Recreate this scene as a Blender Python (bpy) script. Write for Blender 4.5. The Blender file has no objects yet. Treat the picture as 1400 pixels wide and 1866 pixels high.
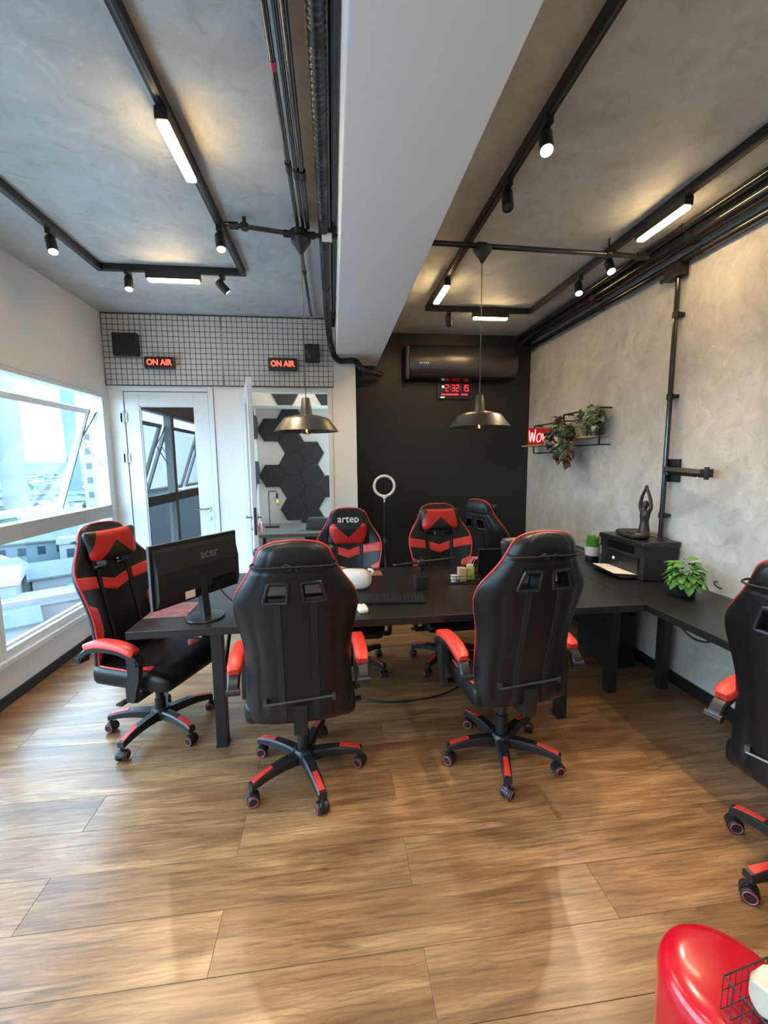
import bpy, bmesh, math, random
from mathutils import Vector, Matrix, noise
random.seed(7)
SC = bpy.context.scene
COL = SC.collection
PI = math.pi

# ---------------------------------------------------------------- camera
def setup_camera():
    f, yaw, pitch, roll = 773.6, .117346, -.120691, -.0100574     # focal length in pixels of 1400 x 1866
    fw = Vector((math.sin(yaw)*math.cos(pitch), math.cos(yaw)*math.cos(pitch), math.sin(pitch)))
    r = Vector((math.cos(yaw), -math.sin(yaw), 0)); u = r.cross(fw)
    rr = r*math.cos(roll) + u*math.sin(roll); uu = -r*math.sin(roll) + u*math.cos(roll)
    cd = bpy.data.cameras.new('camera'); co = bpy.data.objects.new('camera', cd); COL.objects.link(co)
    m = Matrix((rr, uu, -fw)).transposed().to_4x4(); m.translation = (0, 0, 1.6)
    co.matrix_world = m
    cd.sensor_fit = 'VERTICAL'; cd.sensor_height = 24.0; cd.lens = f/1866*24.0
    cd.clip_start = .02; cd.clip_end = 5000
    SC.camera = co
setup_camera()

# ---------------------------------------------------------------- sky, exposure
SKY_STRENGTH = 6.8
LINEAR_LAMP = 50.0
SPOT_POWER = 26.0
def setup_world():
    w = bpy.data.worlds.new('overcast_sky'); SC.world = w; w.use_nodes = True
    nt = w.node_tree; nt.nodes.clear()
    out = nt.nodes.new('ShaderNodeOutputWorld'); bg = nt.nodes.new('ShaderNodeBackground')
    tc = nt.nodes.new('ShaderNodeTexCoord'); sp = nt.nodes.new('ShaderNodeSeparateXYZ')
    mr = nt.nodes.new('ShaderNodeMapRange'); mr.inputs[1].default_value = 0.0; mr.inputs[2].default_value = .8
    rp = nt.nodes.new('ShaderNodeValToRGB')
    rp.color_ramp.elements[0].color = (.57, .82, 1, 1); rp.color_ramp.elements[1].color = (.40, .70, 1, 1)
    nt.links.new(tc.outputs['Generated'], sp.inputs[0]); nt.links.new(sp.outputs[2], mr.inputs[0])
    nt.links.new(mr.outputs[0], rp.inputs[0]); nt.links.new(rp.outputs[0], bg.inputs[0])
    bg.inputs[1].default_value = SKY_STRENGTH
    nt.links.new(bg.outputs[0], out.inputs[0])
setup_world()
SC.view_settings.view_transform = 'Standard'; SC.view_settings.look = 'None'
SC.view_settings.gamma = 1; SC.view_settings.use_curve_mapping = False
SC.view_settings.exposure = 0.95

# ---------------------------------------------------------------- materials
MATS = {}
def nodes_of(name):
    m = bpy.data.materials.new(name); m.use_nodes = True
    nt = m.node_tree; b = nt.nodes['Principled BSDF']
    MATS[name] = m
    return m, nt, b
def mixc(nt, fac, a, b):
    n = nt.nodes.new('ShaderNodeMix'); n.data_type = 'RGBA'
    if hasattr(fac, 'links'): nt.links.new(fac, n.inputs[0])
    else: n.inputs[0].default_value = fac
    for i, c in ((6, a), (7, b)):
        if hasattr(c, 'links'): nt.links.new(c, n.inputs[i])
        else: n.inputs[i].default_value = (*c, 1)
    return n.outputs[2]
def noise_node(nt, scale, detail=4, vec=None, dist=0, rough=.55):
    n = nt.nodes.new('ShaderNodeTexNoise'); n.inputs['Scale'].default_value = scale
    n.inputs['Detail'].default_value = detail; n.inputs['Distortion'].default_value = dist
    n.inputs['Roughness'].default_value = rough
    if vec is not None: nt.links.new(vec, n.inputs['Vector'])
    return n.outputs['Fac']
def ramp(nt, v, *stops):
    r = nt.nodes.new('ShaderNodeValToRGB'); e = r.color_ramp.elements
    while len(e) < len(stops): e.new(.5)
    for i, (p, c) in enumerate(stops): e[i].position = p; e[i].color = (*c, 1) if len(c) == 3 else c
    nt.links.new(v, r.inputs[0]); return r.outputs[0]
def objcoord(nt, scale=(1, 1, 1)):
    tc = nt.nodes.new('ShaderNodeTexCoord'); mp = nt.nodes.new('ShaderNodeMapping')
    mp.inputs['Scale'].default_value = scale
    nt.links.new(tc.outputs['Object'], mp.inputs['Vector']); return mp.outputs[0]
def bump(nt, b, h, s, d=.01):
    n = nt.nodes.new('ShaderNodeBump'); n.inputs['Strength'].default_value = s; n.inputs['Distance'].default_value = d
    nt.links.new(h, n.inputs['Height']); nt.links.new(n.outputs[0], b.inputs['Normal'])
def plain(name, col, rough=.5, metal=0, var=.12, scale=30, bmp=0, coat=0, spec=.5, sheen=0):
    m, nt, b = nodes_of(name)
    v = objcoord(nt); f = noise_node(nt, scale, 3, v)
    dark = tuple(c*(1-var) for c in col); light = tuple(min(1, c*(1+var)) for c in col)
    nt.links.new(mixc(nt, f, dark, light), b.inputs['Base Color'])
    b.inputs['Roughness'].default_value = rough; b.inputs['Metallic'].default_value = metal
    b.inputs['Specular IOR Level'].default_value = spec
    if coat: b.inputs['Coat Weight'].default_value = coat; b.inputs['Coat Roughness'].default_value = .08
    if bmp: bump(nt, b, f, bmp, .004)
    return m
def emit(name, col, s):
    m, nt, b = nodes_of(name)
    b.inputs['Base Color'].default_value = (*[c*.5 for c in col], 1)
    b.inputs['Emission Color'].default_value = (*col, 1); b.inputs['Emission Strength'].default_value = s
    return m
def glass(name, tint=(1, 1, 1), rough=0.0, extra=.0):
    m, nt, b = nodes_of(name)
    nt.nodes.remove(b); out = nt.nodes['Material Output']
    tr = nt.nodes.new('ShaderNodeBsdfTransparent'); tr.inputs[0].default_value = (*tint, 1)
    gl = nt.nodes.new('ShaderNodeBsdfGlossy'); gl.inputs['Roughness'].default_value = rough
    lw = nt.nodes.new('ShaderNodeLayerWeight'); lw.inputs[0].default_value = .5
    pw = nt.nodes.new('ShaderNodeMath'); pw.operation = 'POWER'; pw.inputs[1].default_value = 4.5
    ad = nt.nodes.new('ShaderNodeMath'); ad.operation = 'ADD'; ad.use_clamp = True; ad.inputs[1].default_value = .035+extra
    mx = nt.nodes.new('ShaderNodeMixShader')
    nt.links.new(lw.outputs['Facing'], pw.inputs[0]); nt.links.new(pw.outputs[0], ad.inputs[0]); nt.links.new(ad.outputs[0], mx.inputs[0])
    nt.links.new(tr.outputs[0], mx.inputs[1]); nt.links.new(gl.outputs[0], mx.inputs[2])
    nt.links.new(mx.outputs[0], out.inputs[0])
    return m
def concrete(name, c0, c1, c2, sc=1.0, rough=.6, bmp=.15):
    m, nt, b = nodes_of(name)
    v = objcoord(nt)
    n1 = noise_node(nt, 1.3*sc, 8, v, 1.2, .62); n2 = noise_node(nt, 6*sc, 9, v, 1.1, .72); n3 = noise_node(nt, 34*sc, 4, v, .8, .65)
    base = ramp(nt, n1, (.30, c0), (.52, c1), (.72, c2))
    dk = mixc(nt, ramp(nt, n2, (.52, (0, 0, 0)), (.70, (.62, .62, .62))), base, tuple(c*.72 for c in c0))
    lt = mixc(nt, ramp(nt, n2, (.28, (.6, .6, .6)), (.45, (0, 0, 0))), dk, tuple(min(1, c*1.18) for c in c2))
    nt.links.new(lt, b.inputs['Base Color']); b.inputs['Roughness'].default_value = rough
    mx = nt.nodes.new('ShaderNodeMath'); mx.operation = 'ADD'; nt.links.new(n2, mx.inputs[0]); nt.links.new(n3, mx.inputs[1])
    bump(nt, b, mx.outputs[0], bmp, .006)
    return m
def oak(name):
    m, nt, b = nodes_of(name)
    tc = nt.nodes.new('ShaderNodeTexCoord'); oi = nt.nodes.new('ShaderNodeObjectInfo')
    sc = nt.nodes.new('ShaderNodeVectorMath'); sc.operation = 'SCALE'; sc.inputs[3].default_value = 1
    cx = nt.nodes.new('ShaderNodeCombineXYZ')
    ml = nt.nodes.new('ShaderNodeMath'); ml.operation = 'MULTIPLY'; ml.inputs[1].default_value = 71.3
    nt.links.new(oi.outputs['Random'], ml.inputs[0])
    for i in range(3): nt.links.new(ml.outputs[0], cx.inputs[i])
    ad = nt.nodes.new('ShaderNodeVectorMath'); ad.operation = 'ADD'
    nt.links.new(tc.outputs['Object'], ad.inputs[0]); nt.links.new(cx.outputs[0], ad.inputs[1])
    def mapped(s):
        mp = nt.nodes.new('ShaderNodeMapping'); mp.inputs['Scale'].default_value = s
        nt.links.new(ad.outputs[0], mp.inputs['Vector']); return mp.outputs[0]
    broad = noise_node(nt, 1, 4, mapped((1.1, 7, 1)), 1.6)
    fine = noise_node(nt, 1, 5, mapped((4, 75, 1)), .6, .6)
    streak = noise_node(nt, 1, 3, mapped((1.6, 24, 1)), 2.2)
    knot = noise_node(nt, 1, 2, mapped((5, 11, 1)), .4)
    base = ramp(nt, broad, (.28, (.18, .083, .032)), (.5, (.345, .181, .079)), (.72, (.52, .305, .143)))
    c = mixc(nt, ramp(nt, streak, (.50, (0, 0, 0)), (.68, (.55, .55, .55))), base, (.115, .058, .027))
    c = mixc(nt, ramp(nt, fine, (.45, (0, 0, 0)), (.70, (.50, .50, .50))), c, (.10, .052, .026))
    c = mixc(nt, ramp(nt, knot, (.73, (0, 0, 0)), (.80, (.6, .6, .6))), c, (.035, .018, .010))
    wv = nt.nodes.new('ShaderNodeTexWave'); wv.bands_direction = 'Y'; wv.inputs['Scale'].default_value = 9; wv.inputs['Distortion'].default_value = 9
    wv.inputs['Detail'].default_value = 3; wv.inputs['Detail Scale'].default_value = 1.4; nt.links.new(mapped((.55, 2.0, 1)), wv.inputs['Vector'])
    c = mixc(nt, ramp(nt, wv.outputs['Fac'], (.0, (.34, .34, .34)), (.22, (0, 0, 0))), c, (.13, .064, .029))
    hv = nt.nodes.new('ShaderNodeMapRange'); hv.inputs[3].default_value = .86; hv.inputs[4].default_value = 1.12
    nt.links.new(oi.outputs['Random'], hv.inputs[0])
    hs = nt.nodes.new('ShaderNodeHueSaturation'); nt.links.new(hv.outputs[0], hs.inputs['Value']); nt.links.new(c, hs.inputs['Color'])
    nt.links.new(hs.outputs[0], b.inputs['Base Color'])
    b.inputs['Roughness'].default_value = .30; b.inputs['Specular IOR Level'].default_value = .62
    bump(nt, b, fine, .06, .002)
    return m
def pillow_mat(name, up):
    # black leather with a red chevron, cut by the pillow's own coordinates
    m, nt, b = nodes_of(name)
    tc = nt.nodes.new('ShaderNodeTexCoord'); sp = nt.nodes.new('ShaderNodeSeparateXYZ'); nt.links.new(tc.outputs['Object'], sp.inputs[0])
    def M(op, a, c):
        n = nt.nodes.new('ShaderNodeMath'); n.operation = op
        for i, q in enumerate((a, c)):
            if q is None: continue
            if hasattr(q, 'links'): nt.links.new(q, n.inputs[i])
            else: n.inputs[i].default_value = q
        return n.outputs[0]
    ax = M('ABSOLUTE', sp.outputs[0], None); z = sp.outputs[2]
    chev = M('GREATER_THAN', M('ADD', z, M('MULTIPLY', ax, .95)), .022)       # above an inverted V
    side = M('LESS_THAN', M('ADD', ax, M('MULTIPLY', z, .38)), .140)          # slanted black ends
    fac = M('MULTIPLY', chev, side)
    f = noise_node(nt, 60, 3, objcoord(nt))
    red = mixc(nt, f, (.42, .012, .010), (.62, .022, .016)); blk = mixc(nt, f, (.006, .006, .007), (.013, .013, .014))
    nt.links.new(mixc(nt, fac, blk, red), b.inputs['Base Color'])
    b.inputs['Roughness'].default_value = .42; bump(nt, b, f, .12, .003)
    return m
def build_materials():
    concrete('concrete_ceiling', (.40, .41, .40), (.48, .49, .48), (.55, .56, .55), 1.2, .6, .35)
    concrete('burnt_cement_wall', (.44, .405, .355), (.57, .53, .47), (.67, .63, .57), 1.5, .55, .35)
    plain('white_wall', (.76, .745, .72), .7, var=.03, scale=3, bmp=.05)
    plain('beam_paint', (.92, .915, .89), .6, var=.03, scale=2)
    plain('black_wall_paint', (.0135, .013, .0125), .38, var=.15, scale=2)
    plain('studio_wall', (.66, .60, .53), .7, var=.04, scale=3)
    oak('oak_plank')
    plain('joint_dark', (.17, .10, .055), .7)
    plain('black_baseboard', (.012, .012, .013), .45)
    plain('white_aluminium', (.72, .73, .73), .3, var=.03, spec=.5)
    plain('grey_rail', (.46, .44, .41), .4, var=.04)
    plain('gap_dark', (.12, .12, .12), .6)
    glass('window_glass'); glass('door_glass', (.42, .45, .46), 0, .10); glass('bulb_glass', (1, .86, .62))
    plain('chrome', (.7, .7, .7), .2, 1, .05)
    plain('brushed_grey_metal', (.15, .14, .125), .38, .85, .15, 60)
    plain('dark_grey_metal', (.12, .115, .11), .35, .8)
    plain('black_metal', (.012, .012, .013), .4, .0, .2, 40, spec=.45)
    plain('gloss_black_pipe', (.016, .016, .017), .16, 0, .2, 20, coat=.4)
    plain('corrugated_black', (.013, .013, .014), .3, 0, .3, 60)
    plain('wire_black', (.02, .02, .022), .5)
    plain('pvc_leather_black', (.0065, .0066, .0075), .40, 0, .25, 90, .10, spec=.40)
    plain('mesh_fabric_black', (.007, .0068, .0068), .65, 0, .3, 200, .3)
    plain('leather_red', (.70, .040, .028), .4, 0, .1, 90, .10)
    plain('piping_red', (.62, .03, .04), .45, 0, .1)
    plain('nylon_black', (.015, .015, .017), .38, 0, .2, 80)
    plain('nylon_grey', (.13, .115, .10), .45, 0, .1, 80)
    plain('wheel_black', (.018, .017, .018), .45)
    plain('wheel_ring_pink', (.50, .08, .10), .4)
    pillow_mat('pillow_chevron', True)
    plain('table_laminate', (.0115, .0108, .0105), .36, 0, .2, 60, .06)
    plain('plastic_black', (.012, .012, .013), .32, 0, .15, 60)
    plain('plastic_matt_black', (.011, .011, .012), .55, 0, .15, 60)
    plain('logo_grey', (.13, .13, .13), .35)
    plain('screen_black', (.006, .006, .007), .1)
    plain('white_plastic', (.78, .75, .70), .35, var=.04)
    plain('paper', (.85, .80, .74), .7, var=.03)
    plain('felt_charcoal', (.030, .027, .026), .9, 0, .25, 120, .2)
    plain('grey_fabric', (.07, .065, .06), .7, 0, .2, 80, .1)
    plain('studio_desk', (.16, .14, .12), .5, 0, .08)
    plain('pink_plastic', (.72, .22, .24), .4)
    plain('leaf_green', (.10, .28, .045), .5, 0, .45, 25)
    plain('grass_green', (.12, .36, .04), .5, 0, .35, 40)
    plain('leaf_variegated', (.30, .34, .22), .5, 0, .75, 30)
    plain('leaf_dark', (.05, .11, .035), .5, 0, .4, 25)
    plain('leaf_burgundy', (.10, .028, .024), .5, 0, .4, 25)
    plain('pot_white', (.66, .58, .50), .5, var=.1, scale=60)
    plain('soil', (.03, .02, .012), .9)
    plain('stem', (.13, .10, .05), .6)
    plain('bronze_dark', (.040, .034, .028), .42, .35, .3, 30)
    plain('wood_slat', (.42, .27, .15), .5, 0, .2, 30)
    plain('sign_red', (.62, .012, .02), .35, 0, .1)
    emit('neon_pink', (1, .36, .36), 1.3); emit('sign_led_red', (1, .055, .03), 2.6); emit('clock_led_red', (1, .02, .05), 1.5)
    emit('led_and_glare_white', (1, .9, .8), 2.0)
    plain('sign_box_black', (.016, .012, .012), .4)
    emit('lamp_diffuser', (1.0, .69, .34), LINEAR_LAMP); emit('spot_lens', (1, .90, .76), 22.0); emit('filament', (1, .52, .18), 5.0)
    emit('bulb_warm', (1, .62, .30), .35)
    plain('ring_white', (.80, .78, .76), .4, var=.03)
    plain('pvc_red_gloss', (.50, .004, .018), .24, 0, .06, 8, coat=.35)
    plain('tissue_white', (.56, .50, .40), .8, 0, .1, 40, .4)
    plain('bag_blue', (.03, .20, .55), .3)
    plain('tape_red', (.45, .02, .05), .4)
    plain('mat_print', (.22, .09, .10), .6, 0, .98, 34)
    plain('cardboard', (.36, .24, .13), .7)
    plain('box_tan', (.50, .36, .22), .6)
    plain('green_snack', (.34, .36, .06), .4, 0, .6, 40)
    plain('photo_print', (.40, .17, .12), .4, 0, .8, 40)
    # city outside
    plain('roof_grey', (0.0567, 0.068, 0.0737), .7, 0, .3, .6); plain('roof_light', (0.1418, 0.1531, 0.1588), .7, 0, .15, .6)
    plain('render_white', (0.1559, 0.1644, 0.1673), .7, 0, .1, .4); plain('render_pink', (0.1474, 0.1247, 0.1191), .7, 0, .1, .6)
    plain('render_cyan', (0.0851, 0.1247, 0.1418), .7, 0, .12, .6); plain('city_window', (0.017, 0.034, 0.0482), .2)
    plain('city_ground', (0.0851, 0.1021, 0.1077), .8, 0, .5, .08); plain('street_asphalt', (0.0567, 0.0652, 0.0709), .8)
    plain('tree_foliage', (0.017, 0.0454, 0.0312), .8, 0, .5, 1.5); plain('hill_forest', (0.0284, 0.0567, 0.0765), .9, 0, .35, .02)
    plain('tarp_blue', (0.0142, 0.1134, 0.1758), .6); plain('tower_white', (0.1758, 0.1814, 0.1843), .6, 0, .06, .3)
    plain('bounce_slab_pale', (.37, .38, .38), .8, 0, .15, .3)  # much paler than the city ground, to throw daylight up into the room
build_materials()

# ---------------------------------------------------------------- mesh builders
class MB:
    def __init__(s): s.v = []; s.f = []; s.m = []
    def add(s, vs, fs, mi=0):
        o = len(s.v); s.v += [Vector(p) for p in vs]
        s.f += [tuple(i+o for i in f) for f in fs]; s.m += [mi]*len(fs); return s
    def box(s, x0, x1, y0, y1, z0, z1, mi=0):
        return s.add([(x, y, z) for x in (x0, x1) for y in (y0, y1) for z in (z0, z1)],
                     [(0, 1, 3, 2), (4, 6, 7, 5), (0, 4, 5, 1), (2, 3, 7, 6), (0, 2, 6, 4), (1, 5, 7, 3)], mi)
    def cbox(s, c, d, mi=0):
        return s.box(c[0]-d[0]/2, c[0]+d[0]/2, c[1]-d[1]/2, c[1]+d[1]/2, c[2]-d[2]/2, c[2]+d[2]/2, mi)
    def bbox(s, x0, x1, y0, y1, z0, z1, b=.004):          # box with chamfered edges
        bm = bmesh.new(); bmesh.ops.create_cube(bm, size=1)
        for v in bm.verts: v.co = Vector(((x0+x1)/2+v.co.x*(x1-x0), (y0+y1)/2+v.co.y*(y1-y0), (z0+z1)/2+v.co.z*(z1-z0)))
        bmesh.ops.bevel(bm, geom=list(bm.edges), offset=b, segments=2, affect='EDGES', profile=.6)
        bm.verts.index_update(); s.add([v.co for v in bm.verts], [[v.index for v in f.verts] for f in bm.faces]); bm.free(); return s
    def tube(s, pts, r, n=8, closed=False, cap=True, mi=0):
        pts = [Vector(p) for p in pts]; N = len(pts); rs = r if isinstance(r, (list, tuple)) else [r]*N
        rings = []; up = None
        for i, p in enumerate(pts):
            a = pts[i-1] if (i > 0 or closed) else p; b = pts[(i+1) % N] if (i < N-1 or closed) else p
            t = (b-a).normalized() if (b-a).length > 1e-9 else Vector((0, 0, 1))
            if up is None:
                up = Vector((0, 0, 1)) if abs(t.z) < .9 else Vector((1, 0, 0))
            e1 = t.cross(up)
            if e1.length < 1e-6: e1 = t.orthogonal()
            e1.normalize(); e2 = e1.cross(t).normalized(); up = e2
            rings.append([p+(e1*math.cos(2*PI*k/n)+e2*math.sin(2*PI*k/n))*rs[i] for k in range(n)])
        vs = [q for rg in rings for q in rg]; fs = []
        for i in range(N if closed else N-1):
            j = (i+1) % N
            for k in range(n):
                l = (k+1) % n; fs.append((i*n+k, i*n+l, j*n+l, j*n+k))
        if cap and not closed: fs += [tuple(range(n-1, -1, -1)), tuple((N-1)*n+k for k in range(n))]
        return s.add(vs, fs, mi)
    def cyl(s, a, b, r, n=16, r2=None, mi=0): return s.tube([a, b], [r, r if r2 is None else r2], n, mi=mi)
    def lathe(s, prof, n=32, c=(0, 0, 0), mi=0, cap=True):    # prof: (radius, z)
        vs = []; fs = []
        for r, z in prof:
            for k in range(n): vs.append((c[0]+r*math.cos(2*PI*k/n), c[1]+r*math.sin(2*PI*k/n), c[2]+z))
        for i in range(len(prof)-1):
            for k in range(n):
                l = (k+1) % n; fs.append((i*n+k, i*n+l, (i+1)*n+l, (i+1)*n+k))
        if cap: fs += [tuple(range(n-1, -1, -1)), tuple((len(prof)-1)*n+k for k in range(n))]
        return s.add(vs, fs, mi)
    def prism(s, poly, axis, a, b, mi=0):                     # 2D polygon extruded along an axis
        def P(u, v, w): return {'x': (w, u, v), 'y': (u, w, v), 'z': (u, v, w)}[axis]
        n = len(poly)
        return s.add([P(u, v, a) for u, v in poly]+[P(u, v, b) for u, v in poly],
                     [tuple(range(n-1, -1, -1)), tuple(range(n, 2*n))]+[(i, (i+1) % n, n+(i+1) % n, n+i) for i in range(n)], mi)
    def soft(s, c, d, r, n=8, fn=None, mi=0):                 # rounded cushion box
        hx = [q/2 for q in d]; idx = {}; vs = []; fs = []
        def vert(p):
            k = tuple(round(q, 5) for q in p)
            if k in idx: return idx[k]
            q = Vector((p[0]*hx[0], p[1]*hx[1], p[2]*hx[2]))
            inn = Vector([max(-hx[i]+r, min(hx[i]-r, q[i])) for i in range(3)])
            dv = q-inn
            q = inn+(dv.normalized()*r if dv.length > 1e-9 else dv)
            if fn: q = fn(q)
            vs.append(q+Vector(c)); idx[k] = len(vs)-1; return idx[k]
        # denser samples close to the edges keep the rounding smooth
        def g(i): t = -1+2*i/n; return math.sin(t*PI/2)
        for ax in range(3):
            for sg in (-1, 1):
                for i in range(n):
                    for j in range(n):
                        q = []
                        for a, b in ((i, j), (i+1, j), (i+1, j+1), (i, j+1)):
                            p = [0, 0, 0]; p[ax] = sg; p[(ax+1) % 3] = g(a); p[(ax+2) % 3] = g(b); q.append(vert(p))
                        fs.append(tuple(q if sg > 0 else q[::-1]))
        return s.add(vs, fs, mi)
    def xf(s, m, start=0):
        for i in range(start, len(s.v)): s.v[i] = m @ s.v[i]
        return s
def obj(name, mb, mat, parent=None, smooth=False, loc=None, world=False):
    me = bpy.data.meshes.new(name)
    vs = mb.v
    if world and parent is not None:
        o0 = wloc(parent); vs = [v-o0 for v in vs]
    me.from_pydata([tuple(v) for v in vs], [], mb.f)
    for q in (mat if isinstance(mat, (list, tuple)) else [mat]): me.materials.append(MATS[q])
    if any(mb.m): me.polygons.foreach_set('material_index', mb.m)
    bm = bmesh.new(); bm.from_mesh(me); bmesh.ops.recalc_face_normals(bm, faces=bm.faces); bm.to_mesh(me); bm.free()
    if smooth:
        me.polygons.foreach_set('use_smooth', [True]*len(me.polygons))
        try: me.set_sharp_from_angle(angle=math.radians(smooth if smooth is not True else 40))
        except Exception: pass
    me.update()
    o = bpy.data.objects.new(name, me); COL.objects.link(o)
    if parent is not None: o.parent = parent
    if loc is not None: o.location = loc
    return o
def wloc(o):
    p = Vector(o.location)
    while o.parent is not None: o = o.parent; p = p+Vector(o.location)
    return p
def tag(o, label, cat, group=None):
    o['label'] = label; o['category'] = cat
    if group: o['group'] = group
    return o
def struct(o, label=None):
    o['kind'] = 'structure'
    if label: o['label'] = label
    return o
def thing(name, label, cat, loc=(0, 0, 0), rz=0, group=None):
    o = bpy.data.objects.new(name, None); COL.objects.link(o); o.location = loc; o.rotation_euler = (0, 0, rz)
    o.empty_display_size = .05
    return tag(o, label, cat, group)
def sempty(name, loc=(0, 0, 0), label=None):
    o = bpy.data.objects.new(name, None); COL.objects.link(o); o.location = loc; o.empty_display_size = .05
    return struct(o, label)
def tree_copy(o, parent=None):
    c = o.copy(); COL.objects.link(c); c.parent = parent
    for ch in list(o.children): tree_copy(ch, c)
    return c
def text_obj(name, s, size, mat, parent, loc, rot, depth=.002, align='CENTER', shear=0, bold=0, xs=1.0):
    cu = bpy.data.curves.new(name+'_curve', 'FONT'); cu.body = s; cu.size = size; cu.extrude = depth
    cu.align_x = align; cu.align_y = 'CENTER'; cu.shear = shear; cu.offset = bold; cu.resolution_u = 3
    to = bpy.data.objects.new('t', cu); COL.objects.link(to)
    dg = bpy.context.evaluated_depsgraph_get(); me = bpy.data.meshes.new_from_object(to.evaluated_get(dg))
    bpy.data.objects.remove(to); me.materials.clear(); me.materials.append(MATS[mat])
    o = bpy.data.objects.new(name, me); COL.objects.link(o); o.parent = parent; o.location = loc; o.rotation_euler = rot
    o.scale = (xs, 1, 1)
    return o
def lerp(a, b, t): return a+(b-a)*t
def interp(tbl, x):
    for (x0, y0), (x1, y1) in zip(tbl, tbl[1:]):
        if x <= x1:
            t = max(0, (x-x0)/(x1-x0)); return lerp(y0, y1, t)
    return tbl[-1][1]
def sinterp(tbl, x):                                           # smooth (Catmull-Rom) interpolation
    n = len(tbl)
    for i in range(n-1):
        if x <= tbl[i+1][0] or i == n-2:
            x0, y0 = tbl[i]; x1, y1 = tbl[i+1]; t = min(1, max(0, (x-x0)/(x1-x0)))
            xm, ym = tbl[max(0, i-1)]; xp, yp = tbl[min(n-1, i+2)]
            m0 = (y1-ym)/(x1-xm)*(x1-x0) if x1 != xm else 0; m1 = (yp-y0)/(xp-x0)*(x1-x0) if xp != x0 else 0
            return (2*t**3-3*t*t+1)*y0+(t**3-2*t*t+t)*m0+(-2*t**3+3*t*t)*y1+(t**3-t*t)*m1
def spline(pts, n=6):
    pts = [Vector(p) for p in pts]; out = []
    for i in range(len(pts)-1):
        p0 = pts[max(0, i-1)]; p1 = pts[i]; p2 = pts[i+1]; p3 = pts[min(len(pts)-1, i+2)]
        for k in range(n):
            t = k/n; out.append(.5*((2*p1)+(p2-p0)*t+(2*p0-5*p1+4*p2-p3)*t*t+(3*p1-p0-3*p2+p3)*t**3))
    out.append(pts[-1]); return out

# ---------------------------------------------------------------- the room
XL, XR, YD, YB, YN, ZC = -2.2, 2.38, 4.6, 5.02, -2.6, 3.05

def build_floor():
    fl = struct(obj('floor', MB().box(-2.5, 2.6, YN, 6.1, -.06, -.004), 'joint_dark'), 'warm oak plank floor')
    W, L, g = .207, 1.39, .0005
    cache = {}
    k0 = math.floor((YN-1.2)/W); k1 = math.ceil((YB-1.2)/W)
    for k in range(k0, k1):
        y0 = max(YN, 1.2+W*k); y1 = min(YB, 1.2+W*(k+1)); first = .26 if k % 2 else -.43
        j = first-4*L
        while j < XR:
            x0 = max(j, XL); x1 = min(j+L, XR); j += L
            if x1-x0 < .03: continue
            key = (round(x1-x0, 3), round(y1-y0, 3)); cx, cy = (x0+x1)/2, (y0+y1)/2
            dz = random.uniform(-.0004, .0004)
            if key not in cache:
                hx, hy = (x1-x0)/2-g, (y1-y0)/2-g; c = .0008
                mb = MB().add([(-hx, -hy, -.005), (hx, -hy, -.005), (hx, hy, -.005), (-hx, hy, -.005),
                               (-hx, -hy, -c), (hx, -hy, -c), (hx, hy, -c), (-hx, hy, -c),
                               (-hx+c, -hy+c, 0), (hx-c, -hy+c, 0), (hx-c, hy-c, 0), (-hx+c, hy-c, 0)],
                              [(0, 1, 5, 4), (1, 2, 6, 5), (2, 3, 7, 6), (3, 0, 4, 7), (4, 5, 9, 8), (5, 6, 10, 9), (6, 7, 11, 10), (7, 4, 8, 11), (8, 9, 10, 11), (0, 3, 2, 1)])
                o = obj('plank', mb, 'oak_plank', fl); cache[key] = o
            else:
                o = cache[key].copy(); COL.objects.link(o); o.parent = fl
            o.location = (cx, cy, dz)
build_floor()

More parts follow.
